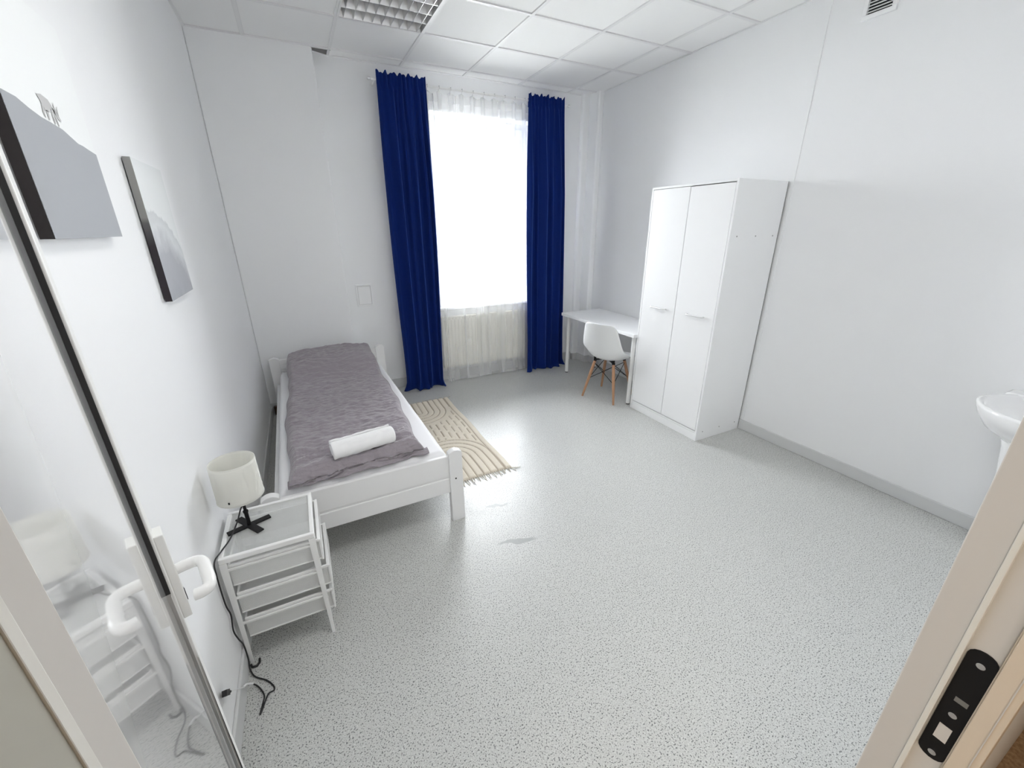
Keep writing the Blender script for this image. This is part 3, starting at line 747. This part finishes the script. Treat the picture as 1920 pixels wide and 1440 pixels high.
# ------------------------------------------------------------------ wire-mesh drawer stand
TX0, TX1, TY0, TY1, TZ = -3.690, -3.368, -2.905, -2.598, .540
st = thing('drawer_unit', 'white metal mesh drawer unit at the foot of the bed', 'drawer unit', ((TX0+TX1)/2, (TY0+TY1)/2, 0))
SO = ((TX0+TX1)/2, (TY0+TY1)/2, 0)
def mesh_mat(name, color, pitch, cover):
    m = bpy.data.materials.new(name); m.use_nodes = True; nt = m.node_tree; N = nt.nodes; L = nt.links; b = N['Principled BSDF']
    b.inputs['Base Color'].default_value = (*color, 1); b.inputs['Roughness'].default_value = .45
    tc = N.new('ShaderNodeTexCoord'); sp = N.new('ShaderNodeSeparateXYZ'); L.new(tc.outputs['Object'], sp.inputs[0])
    outs = []
    def mt(op, a, c=0.0):
        n = N.new('ShaderNodeMath'); n.operation = op
        for i, s in enumerate((a, c)):
            if isinstance(s, (int, float)): n.inputs[i].default_value = s
            else: L.new(s, n.inputs[i])
        return n.outputs[0]
    a = mt('ADD', sp.outputs['X'], sp.outputs['Y']); a = mt('ADD', a, 5); z = mt('ADD', sp.outputs['Z'], 5)
    for s in (a, z):
        outs.append(mt('LESS_THAN', mt('FRACT', mt('DIVIDE', s, pitch)), cover))
    al = mt('MAXIMUM', outs[0], outs[1]); L.new(al, b.inputs['Alpha'])
    return m
M_mesh = mesh_mat('white_wire_mesh', (.80, .80, .79), .0036, .36)
M_meshtop = bpy.data.materials.new('glass_like_top'); 
# solid clear top panel: thin translucent plastic
def clear_mat(m, tint, f):
    m.use_nodes = True; nt = m.node_tree; b = nt.nodes['Principled BSDF']
    b.inputs['Base Color'].default_value = (*tint, 1); b.inputs['Roughness'].default_value = .12; b.inputs['Alpha'].default_value = f
clear_mat(M_meshtop, (.80, .82, .81), .25)
b0 = .016
rel(MB().box(TX0, TX1, TY0, TY0+b0, TZ-.022, TZ).box(TX0, TX1, TY1-b0, TY1, TZ-.022, TZ).box(TX0, TX0+b0, TY0+b0, TY1-b0, TZ-.022, TZ).box(TX1-b0, TX1, TY0+b0, TY1-b0, TZ-.022, TZ), 'top_frame', M_whitemetal, st, SO, bevel=.003)
rel(MB().box(TX0+b0, TX1-b0, TY0+b0, TY1-b0, TZ-.008, TZ-.004), 'top_panel', M_meshtop, st, SO)
for x, sx in ((TX0, 1), (TX1, -1)):
    for y, sy in ((TY0, 1), (TY1, -1)):
        mb = MB(); wt, wbm = .024, .012; th = .0035; zt_ = TZ-.0222
        # folded L-section sheet leg narrowing to the foot (one closed L profile, two levels)
        def lp(w1, w2, z): return [(x, y, z), (x+sx*w1, y, z), (x+sx*w1, y+sy*th, z), (x+sx*th, y+sy*th, z), (x+sx*th, y+sy*w2, z), (x, y+sy*w2, z)]
        mb.add(lp(wt, wt*1.4, zt_) + lp(wbm, wbm, 0), [(0,1,2,3), (0,3,4,5), (9,8,7,6), (11,10,9,6)] + [(i, 6+i, 6+(i+1) % 6, (i+1) % 6) for i in range(6)])
        rel(mb, 'leg', M_whitemetal, st, SO)
for k, (zt, pull) in enumerate(((.500, .012), (.362, .026), (.232, .018))):
    hgt = .098; x0, x1, y0, y1 = TX0+.022, TX1+pull, TY0+.014, TY1-.014; r_ = .004
    dr = rel(MB().box(x0, x1, y0-.005, y0+.003, zt-.012, zt).box(x0, x1, y1-.003, y1+.005, zt-.012, zt).box(x0, x0+.008, y0+.003, y1-.003, zt-.012, zt).box(x1-.008, x1, y0+.003, y1-.003, zt-.012, zt), 'drawer', M_whitemetal, st, SO, bevel=.002)
    rel(MB().add([(x0, y0, zt-.01), (x1, y0, zt-.01), (x1, y0, zt-hgt), (x0, y0, zt-hgt)], [(0,1,2,3)]).add([(x0, y1, zt-.01), (x1, y1, zt-.01), (x1, y1, zt-hgt), (x0, y1, zt-hgt)], [(0,1,2,3)])
        .add([(x0, y0, zt-.01), (x0, y1, zt-.01), (x0, y1, zt-hgt), (x0, y0, zt-hgt)], [(0,1,2,3)]).add([(x0, y0, zt-hgt), (x1, y0, zt-hgt), (x1, y1, zt-hgt), (x0, y1, zt-hgt)], [(0,1,2,3)]), 'mesh_basket', M_mesh, dr, SO, solid=.0012)
    rel(MB().box(x1-.002, x1+.003, y0-.006, y1+.006, zt-hgt, zt-.004), 'drawer_front', M_mesh, dr, SO)
    e = .004
    rel(MB().box(x1-.002, x1+.005, y0-.008, y1+.008, zt-.008, zt).box(x1-.002, x1+.005, y0-.008, y1+.008, zt-hgt-.004, zt-hgt+.004).box(x1-.002, x1+.005, y0-.008, y0-.002, zt-hgt+.004, zt-.008).box(x1-.002, x1+.005, y1+.002, y1+.008, zt-hgt+.004, zt-.008), 'front_rim', M_whitemetal, dr, SO, bevel=.001)
    for ya in (y0-.003, y1-.001): rel(MB().box(x0, x1, ya, ya+.004, zt-hgt-.003, zt-hgt+.002), 'bottom_wire', M_whitemetal, dr, SO)
    for y, s in ((TY0+.0035, 1), (TY1-.0035, -1)):
        rel(MB().box(TX0+.003, TX1-.003, min(y, y+s*.008), max(y, y+s*.008), zt-.022, zt-.014), 'runner', M_whitemetal, st, SO)

# table lamp
LC = (-3.600, -2.735, TZ)
lamp = thing('table_lamp', 'small table lamp with white drum shade and black cross base on the drawer unit', 'lamp', LC, 0)
for a in (.35, .35+PI/2+.25):
    Mx = Matrix.Rotation(a, 4, 'Z')
    MB().box(-.078, .078, -.014, .014, 0, .006 if a < 1 else .0066, M=Mx).build('foot', M_black, lamp, bevel=.002)
MB().tube([(0, 0, .005), (0, 0, .070)], .0075, 14).build('stem', M_black, lamp)
MB().tube([(0, 0, .068), (0, 0, .185)], .0055, 14).tube([(0, 0, .066), (0, 0, .074)], .0095, 14).build('pole', M_black, lamp)
M_shade = bpy.data.materials.new('white_lamp_shade'); M_shade.use_nodes = True; nt = M_shade.node_tree; nt.nodes.clear()
out = nt.nodes.new('ShaderNodeOutputMaterial'); df = nt.nodes.new('ShaderNodeBsdfDiffuse'); tl = nt.nodes.new('ShaderNodeBsdfTranslucent'); m1 = nt.nodes.new('ShaderNodeMixShader'); m1.inputs[0].default_value = .36
df.inputs['Color'].default_value = (.90, .90, .87, 1); tl.inputs['Color'].default_value = (.90, .89, .84, 1)
nt.links.new(df.outputs[0], m1.inputs[1]); nt.links.new(tl.outputs[0], m1.inputs[2]); nt.links.new(m1.outputs[0], out.inputs['Surface'])
ZS0, ZS1, RB, RT = .146, .302, .080, .076
MB().lathe([(RB, ZS0), (RB-.001, ZS0+.01), (RT+.001, ZS1-.01), (RT, ZS1)], n=56).build('lamp_shade', M_shade, lamp, solid=.002)
for z, r_ in ((ZS0, RB), (ZS1, RT)):
    MB().tube([(r_*math.cos(2*PI*k/48), r_*math.sin(2*PI*k/48), z) for k in range(49)], .0016, 6, caps=False).build('shade_rim', M_shade, lamp)
MB().tube([(0, 0, .185), (0, 0, .235)], .014, 14).build('socket', M_black, lamp)
MB().lathe([(0.001, .262), (.014, .258), (.022, .245), (.020, .232), (.012, .225)], n=20).build('bulb', M_ceramic, lamp)
mb = MB()
for k in range(3):
    a = k*2*PI/3; mb.tube([(.012*math.cos(a), .012*math.sin(a), .20), ((RB-.003)*math.cos(a), (RB-.003)*math.sin(a), .165)], .0012, 6)
mb.build('shade_carrier', M_black, lamp)
MB().box(-.0025, .0025, -RB-.002, -RB+.001, ZS0+.016, ZS0+.024, M=Matrix.Rotation(-.35, 4, 'Z')).build('shade_tag', M_black, lamp)

def bez(pts, k=8):
    P = [Vector(p) for p in pts]; P = [P[0]]+P+[P[-1]]; out = []
    for i in range(1, len(P)-2):
        for j in range(k):
            t = j/k; a, b, c, d = P[i-1], P[i], P[i+1], P[i+2]
            out.append(.5*((2*b)+(-a+c)*t+(2*a-5*b+4*c-d)*t*t+(-a+3*b-3*c+d)*t**3))
    out.append(P[-2]); return out
cord_pts = [(LC[0], LC[1], TZ+.10), (LC[0]-.012, LC[1]-.004, TZ+.09), (LC[0]-.03, LC[1]-.03, TZ+.05), (LC[0]-.055, LC[1]-.08, TZ+.018), (-3.680, -2.86, TZ+.006), (-3.696, -2.912, TZ+.004), (-3.699, -2.925, TZ-.05), (-3.700, -2.93, .36),
            (-3.699, -2.915, .29), (-3.698, -2.945, .24), (-3.694, -2.935, .18), (-3.690, -2.920, .13), (-3.688, -2.925, .06), (-3.690, -2.935, .012), (-3.672, -2.972, .004), (-3.630, -3.010, .004), (-3.606, -3.044, .004), (-3.602, -3.065, .004),
            (-3.620, -3.070, .004), (-3.630, -3.095, .004), (-3.645, -3.140, .004), (-3.636, -3.10, .009), (-3.634, -3.075, .009), (-3.648, -3.040, .006), (-3.664, -3.018, .010), (-3.674, -3.022, .03)]
cord = thing('lamp_cord', 'black lamp cord running down the wall to the floor beside the drawer unit', 'cord', (-3.65, -3.0, 0))
CO = (-3.65, -3.0, 0)
rel(MB().tube(bez(cord_pts), .0028, 8), 'cable', M_blackplastic, cord, CO)
rel(MB().tube([(-3.660, -2.896, .004), (-3.659, -2.915, .004), (-3.668, -2.927, .004), (-3.684, -2.925, .004), (-3.690, -2.91, .004)], .0045, 8), 'cable_loop', M_blackplastic, cord, CO)
rel(MB().tube([(-3.672, -3.020, .027), (-3.686, -3.040, .060), (-3.690, -3.060, .075)], .0042, 8), 'white_connector', M_white, cord, CO)
rel(MB().tube([(-3.690, -3.060, .075), (-3.693, -3.12, .145), (-3.694, -3.170, .205)], .0017, 6), 'white_wire', M_white, cord, CO)
rel(MB().tube([(-3.694, -3.165, .200), (-3.693, -3.193, .232)], .0045, 8).bar((-3.692, -3.190, .229), (-3.691, -3.218, .263), .014, .018), 'plug', M_blackplastic, cord, CO)

# ------------------------------------------------------------------ desk
KX0, KX1, KY0, KY1, KZ = -.572, -.020, -1.612, -.390, .733
dk = thing('desk', 'white rectangular desk between window corner and wardrobe', 'desk', ((KX0+KX1)/2, (KY0+KY1)/2, 0)); DO = ((KX0+KX1)/2, (KY0+KY1)/2, 0)
rel(MB().box(KX0, KX1, KY0, KY1, KZ-.034, KZ), 'tabletop', M_white, dk, DO, bevel=.003)
for x in (KX0+.065, KX1-.065):
    for y in (KY0+.060, KY1-.060):
        lg = rel(MB().tube([(x, y, .012), (x, y, KZ-.034)], .0205, 24), 'leg', M_whitemetal, dk, DO)
        rel(MB().tube([(x, y, 0), (x, y, .012)], .017, 20), 'foot_cap', M_blackplastic, lg, DO)
        rel(MB().tube([(x, y, KZ-.040), (x, y, KZ-.034)], .036, 24), 'mounting_plate', M_whitemetal, lg, DO)

# ------------------------------------------------------------------ shell chair
ch = thing('shell_chair', 'white plastic shell chair with splayed beech legs tucked at the desk', 'chair', (-.548, -1.275, 0), math.radians(20))
prof = [(.235, .415, .200), (.215, .438, .212), (.12, .430, .222), (.0, .418, .230), (-.09, .418, .235), (-.150, .440, .236), (-.188, .490, .232), (-.212, .560, .222), (-.232, .640, .206), (-.250, .715, .190), (-.262, .768, .174), (-.267, .795, .152), (-.269, .808, .118)]
k = 8; pp = bez([(a, b, c) for a, b, c in prof], k); nU = 33
P = np.zeros((nU, len(pp), 3))
for j, q in enumerate(pp):
    t = j/(len(pp)-1)
    seatness = max(0, 1-abs(t-.12)/.3); bend = math.exp(-((t-.40)/.15)**2); back = 1/(1+math.exp(-(t-.5)/.05))
    for i in range(nU):
        u = -1+2*i/(nU-1); w_ = q[2]*u
        lift = .022*u*u*seatness + .075*abs(u)**2.6*bend
        fwd = (.055*bend + .045*back*(1-max(0, (t-.8)/.2)*.5))*abs(u)**2.2
        P[i, j] = (q[0]+fwd, w_*(1-.03*abs(u)**3*bend), q[1]+lift-(.02*(1-u*u) if 0 else 0))
mb = MB().grid(P)
mb.build('shell', M_pale, ch, fixn=False, solid=.006)
# mounting frame and legs
MB().bar((-.11, -.10, .405), (.11, .10, .405), .02, .01).bar((-.11, .10, .405), (.11, -.10, .405), .02, .01).tube([(0, 0, .400), (0, 0, .417)], .03, 16).build('under_frame', M_black, ch)
for x in (-.13, .13):
    for y in (-.125, .125): MB().tube([(x*.85, y*.85, .40), (x*.85, y*.85, .432)], .013, 12).build('rubber_mount', M_black, ch)
legt = {}
for sx in (-1, 1):
    for sy in (-1, 1):
        top = Vector((sx*.105, sy*.105, .400)); bot = Vector((sx*(.190 if sx > 0 else .185), sy*.185, .0))
        legt[(sx, sy)] = (top, bot)
        MB().tube([top, top.lerp(bot, .35), top.lerp(bot, .985), bot], [.0145, .016, .0105, .010], 16).build('leg', M_wood, ch)
        MB().tube([top+Vector((0, 0, .004)), top.lerp(bot, .03)], .0155, 12).build('leg_bracket', M_black, ch)
mb = MB()
for (a, b_) in (((-1, -1), (1, -1)), ((1, -1), (1, 1)), ((1, 1), (-1, 1)), ((-1, 1), (-1, -1))):
    A, B = legt[a], legt[b_]
    mb.tube([A[0].lerp(A[1], .08), B[0].lerp(B[1], .50)], .0032, 8); mb.tube([B[0].lerp(B[1], .08), A[0].lerp(A[1], .50)], .0032, 8)
mb.build('wire_brace', M_black, ch)

# ------------------------------------------------------------------ wardrobe
AX0, AX1, AY0, AY1, AZ = -.547, -.020, -2.412, -1.628, 1.965
wd = thing('wardrobe', 'tall white two-door wardrobe against the right wall', 'wardrobe', ((AX0+AX1)/2, (AY0+AY1)/2, 0)); AO = ((AX0+AX1)/2, (AY0+AY1)/2, 0)
t_ = .016
for y in (AY0, AY1-t_): rel(MB().box(AX0, AX1, y, y+t_, 0, AZ), 'side_panel', M_white, wd, AO, bevel=.0015)
rel(MB().box(AX0, AX1, AY0+t_, AY1-t_, AZ-t_, AZ), 'top_panel', M_white, wd, AO, bevel=.0015)
rel(MB().box(AX0+.004, AX0+.020, AY0+t_, AY1-t_, 0, .066), 'plinth', M_white, wd, AO, bevel=.001)
rel(MB().box(AX0+.006, AX1-.004, AY0+t_, AY1-t_, .067, .083), 'bottom_panel', M_white, wd, AO, bevel=.001)
rel(MB().box(AX1, AX1+.004, AY0+.001, AY1-.001, .005, AZ-.002), 'back_panel', mat('brown_hardboard', (.07, .06, .05), .8), wd, AO)
ym = (AY0+AY1)/2+.0
for i, (y0, y1, hy) in enumerate(((AY0+t_+.0035, ym-.003, (-2.305, -2.150)), (ym+.003, AY1-t_-.0035, (-1.925, -1.765)))):
    xd0, xd1 = (AX0+.0005, AX0+.0165) if i == 0 else (AX0+.0005, AX0+.0165)
    d = rel(MB().box(xd0, xd1, y0, y1, .090, AZ-t_-(.006 if i == 0 else .003)), 'door', M_white, wd, AO, bevel=.001)
    zh = 1.018; xh = AX0-.026
    hb = MB().tube(bez([(AX0, hy[0], zh), (xh+.004, hy[0]+.006, zh), (xh, hy[0]+.03, zh), (xh, (hy[0]+hy[1])/2, zh), (xh, hy[1]-.03, zh), (xh+.004, hy[1]-.006, zh), (AX0, hy[1], zh)], 5), .0055, 10)
    rel(hb, 'handle', mat('brushed_steel', (.80, .80, .80), .35, metal=.4) if i == 0 else bpy.data.materials['brushed_steel'], d, AO)
M_cap = mat('grey_screw_cap', (.35, .35, .35), .5)
for x in (-.475, -.273, -.078):
    for z in (1.600, .074): rel(MB().tube([(x, AY0+.001, z), (x, AY0-.0012, z)], .0055, 12), 'screw_cap', M_cap, wd, AO)

# ------------------------------------------------------------------ washbasin
sk = thing('washbasin', 'white ceramic washbasin on half pedestal, partly hidden by the door frame', 'sink', (0, -4.00, 0))
cxs = -.29
mb = MB(); NN = 56
def ring(rx, ry, cx_, z, back=True):
    out = []
    for j in range(NN):
        a = 2*PI*j/NN; x = cx_+rx*math.cos(a); y = ry*math.sin(a)
        x = min(x, -.003) if back else x
        out.append((x, y, z))
    return out
rings = [ring(.10, .10, -.20, .655), ring(.15, .15, -.22, .68), ring(.215, .215, -.25, .74), ring(.250, .245, -.27, .80), ring(.262, .258, -.28, .845), ring(.262, .258, -.28, .856), ring(.250, .248, -.28, .860),
         ring(.235, .232, -.283, .852), ring(.215, .21, -.285, .80), ring(.15, .15, -.28, .745), ring(.05, .05, -.27, .730), ring(.001, .001, -.27, .729)]
vs = [v for r in rings for v in r]; fs = [(i*NN+j, i*NN+(j+1) % NN, (i+1)*NN+(j+1) % NN, (i+1)*NN+j) for i in range(len(rings)-1) for j in range(NN)]
mb.add(vs, fs, True); mb.build('basin', M_ceramic, sk)
mb = MB(); mb.box(-.11, -.002, -.22, .22, .80, .862); mb.build('tap_ledge', M_ceramic, sk, bevel=.015, segs=4)
mb = MB(); mb.lathe([(.062, .0), (.062, .05), (.062, .2), (.068, .45), (.085, .62), (.095, .67)], c=(-.20, 0, 0), n=40, sx=1.1, sy=1.6); mb.build('pedestal', M_ceramic, sk)
MB().tube([(-.06, 0, .86), (-.06, 0, .93), (-.08, 0, .955), (-.13, 0, .95), (-.165, 0, .935)], [.022, .020, .016, .012, .011], 16).tube([(-.06, 0, .93), (-.05, 0, .975)], [.018, .012], 12).build('tap', M_chrome, sk)
sk.location.y = -4.035

# ------------------------------------------------------------------ door frame, door leaf
fr_ = thing('door_2', None, None, (DX1, YF, 0)); fr_['kind'] = 'structure'
FO = (DX1, YF, 0)
# right jamb: wide reveal, raised gasket lip, strike rebate, corridor casing
jb = MB()
jb.box(DX1-.000, DX1+.04, -4.3585, -4.324, 0, DZ)
jb.box(DX1+.006, DX1+.04, -4.3925, -4.3585, 0, DZ)
jb.box(DX0-.05, DX1+.04, -4.40, -4.300, DZ, DZ+.05)
rel(jb, 'door_jamb', M_frame, fr_, FO, bevel=.0015)
M_lip = mat('pale_frame_gasket', (.80, .79, .74), .5)
rel(MB().box(DX1-.003, DX1+.010, -4.3640, -4.3580, 0, DZ), 'gasket', M_lip, fr_, FO, bevel=.001)
M_casing = mat('cream_casing', (.72, .62, .50), .5)
rel(MB().box(DX1-.004, DX1+.04, -4.4180, -4.3945, 0, DZ+.03).box(DX1+.002, DX1+.02, -4.3945, -4.3925, 0, DZ), 'casing', M_casing, fr_, FO, bevel=.002)
rel(MB().box(DX1-.0055, DX1-.0035, -4.4115, -4.4105, 0, DZ), 'casing_bead', M_frame, fr_, FO)
# left jamb
jl = MB().box(DX0-.055, DX0, -4.2868, -4.2665, 0, DZ)
rel(MB().box(DX0-.055, DX0-.0003, -4.52, -4.2869, 0, DZ), 'rebate', mat('olive_grey_rebate', (.47, .46, .40), .5), fr_, FO)
rel(jl, 'door_jamb', M_frame, fr_, FO, bevel=.0015)
rel(MB().box(DX0-.004, DX0+.0005, -4.2895, -4.2840, 0, DZ), 'gasket', M_lip, fr_, FO, bevel=.0005)
# strike plate
ZK = 1.082
def plate(zc, h_, w0, w1, x):
    n = 8; poly = []
    for i in range(n+1): a = PI*i/n; poly.append(((w0+w1)/2 + (w1-w0)/2*math.cos(a), zc+h_/2-.012+.012*math.sin(a)))
    for i in range(n+1): a = PI+PI*i/n; poly.append(((w0+w1)/2 + (w1-w0)/2*math.cos(a), zc-h_/2+.012+.012*math.sin(a)))
    return MB().prism(poly, 0, x-.001, x+.0005)
sp_ = rel(plate(ZK, .200, -4.3925, -4.3655, DX1+.0055), 'strike_plate', M_black, fr_, FO)
rel(MB().box(DX1+.004, DX1+.0046, -4.386, -4.3735, ZK-.062, ZK-.035), 'latch_hole', M_frame, sp_, FO)
rel(MB().box(DX1+.004, DX1+.0046, -4.387, -4.3745, ZK+.010, ZK+.018), 'bolt_slot', mat('dull_grey', (.20, .20, .19), .5), sp_, FO, bevel=.001)
for z in (ZK+.080, ZK-.012, ZK-.088):
    rel(MB().tube([(DX1+.0046, -4.380, z), (DX1+.0030, -4.380, z)], .0042, 14), 'screw', M_chrome, sp_, FO)
# ---- leaf (door_1) : local frame, s along the leaf from hinge, n out of its glossy face
TH = math.radians(18.3)
azE = math.radians(21.7); E0 = Vector((-3.2498-.93*math.sin(azE), -4.4343+.93*math.cos(azE), 0))
tv = Vector((-math.sin(TH), math.cos(TH), 0)); nv_ = Vector((math.cos(TH), math.sin(TH), 0))
LEN = .715                                       # glossy panel runs from E0 back towards the hinge
hinge = E0 - tv*LEN
leaf = thing('door_1', None, None, tuple(hinge)); leaf['kind'] = 'structure'
leaf.rotation_euler = (0, 0, math.atan2(tv.y, tv.x))      # local +x = along leaf, local -y = face normal
M_gloss = mat('glossy_white_leaf', (.82, .82, .82), .12, spec=.5, coat=.9, coat_rough=.03)
M_leafw = mat('white_leaf_edge', (.82, .82, .80), .4)
M_rubber = mat('black_rubber_seal', (.02, .02, .021), .6)
M_floor_refl = mat('grey_floor_reflection', (.42, .43, .43), .4, metal=.4)  # grey that stands for the floor mirrored in the leaf edge
MB().box(0, LEN, 0, .040, .008, 2.07).build('leaf_panel', M_gloss, leaf)
ES = .085
MB().box(LEN, LEN+ES, -.012, .040, .008, 2.07).build('edge_stile', M_leafw, leaf, bevel=.0015)
MB().box(LEN-.0025, LEN, -.0075, 0, .985, 2.07).build('rubber_seal', M_rubber, leaf)
MB().box(LEN-.0025, LEN, -.0070, 0, .008, .985).build('reflection_strip', M_floor_refl, leaf)  # floor reflection painted as a grey strip on the lower edge
MB().add([(LEN-.0026, -.0122, .008), (LEN-.0026, -.0080, .008), (LEN-.0026, -.0112, .80), (LEN+.001, -.0122, .008), (LEN+.001, -.0080, .008), (LEN+.001, -.0112, .80)],
         [(0,1,2),(5,4,3),(0,3,4,1),(1,4,5,2),(2,5,3,0)]).build('rubber_seal', M_rubber, leaf)
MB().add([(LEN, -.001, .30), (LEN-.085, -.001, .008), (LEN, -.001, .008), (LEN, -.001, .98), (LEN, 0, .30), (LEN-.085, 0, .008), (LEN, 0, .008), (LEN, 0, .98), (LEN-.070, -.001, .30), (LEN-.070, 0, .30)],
         [(2,1,8,3),(6,7,9,5),(1,5,9,8),(8,9,7,3)]).build('reflection_wedge', M_floor_refl, leaf)  # grey wedge painted as the floor's reflection on the panel
MB().box(LEN-.0030, LEN-.0024, -.0078, -.0064, .008, .98).build('trim_line', M_leafw, leaf)
hp_ = MB().box(LEN+.012, LEN+.050, -.0270, -.0115, .900, 1.112).build('handle_plate', M_leafw, leaf, bevel=.002)
hp2 = MB().box(LEN+.0240, LEN+.0350, -.0282, -.0268, .933, .957).tube([(LEN+.0295, -.0268, .958), (LEN+.0295, -.0275, .958)], .005, 12).build('keyhole', M_blackplastic, hp_)
M_handle = mat('white_handle_plastic', (.85, .85, .84), .22)
zl = 1.012; sx_ = LEN+.031
MB().tube(bez([(sx_, -.025, zl), (sx_, -.045, zl), (sx_-.004, -.062, zl), (sx_-.018, -.070, zl), (sx_-.05, -.070, zl-.001), (sx_-.082, -.069, zl-.002), (sx_-.098, -.064, zl-.003), (sx_-.103, -.052, zl-.003), (sx_-.101, -.042, zl-.003)], 6), .0115, 18).build('door_handle', M_handle, hp_)
for z in (.25, 1.05, 1.85): MB().tube([(-.004, -.004, z), (-.004, -.004, z+.09)], .007, 12).build('hinge', M_chrome, leaf)

# ------------------------------------------------------------------ corridor behind the camera
M_corr = mat('corridor_wall', (.66, .62, .55), .7)
mc = bpy.data.materials.new('tan_corridor_floor'); mc.use_nodes = True; nt = mc.node_tree; b = nt.nodes['Principled BSDF']; b.inputs['Roughness'].default_value = .8
tc = nt.nodes.new('ShaderNodeTexCoord'); n = nt.nodes.new('ShaderNodeTexNoise'); n.inputs['Scale'].default_value = 90; n.inputs['Detail'].default_value = 3; nt.links.new(tc.outputs['Object'], n.inputs['Vector'])
r = nt.nodes.new('ShaderNodeValToRGB'); r.color_ramp.elements[0].position = .35; r.color_ramp.elements[1].position = .65; r.color_ramp.elements[0].color = (.36, .23, .13, 1); r.color_ramp.elements[1].color = (.55, .38, .23, 1)
nt.links.new(n.outputs['Fac'], r.inputs['Fac']); nt.links.new(r.outputs['Color'], b.inputs['Base Color'])
struct(MB().box(-5.0, 1.0, -6.2, YF-.02, -.12, 0), 'floor_corridor', mc)
struct(MB().box(-5.0, 1.0, -6.3, -6.2, 0, 2.9), 'wall_corridor_back', M_corr)
struct(MB().box(-5.1, -5.0, -6.3, YF-.085, 0, 2.9), 'wall_corridor_left', M_corr)
struct(MB().box(1.0, 1.1, -6.3, YF-.085, 0, 2.9), 'wall_corridor_right', M_corr)
struct(MB().box(-5.1, 1.1, -6.3, YF-.084, 2.9, 3.3), 'ceiling_corridor', M_corr)
struct(MB().box(-5.0, -W-.01, YF-.085, YF-.05, 0, 2.9).box(.01, 1.0, YF-.085, YF-.05, 0, 2.9), 'wall_corridor_front', M_corr)

struct(MB().box(-40, 40, T+.4, 60, -4.2, -4.0), 'ground_outside', mat('pale_paving', (.42, .42, .40), .9))
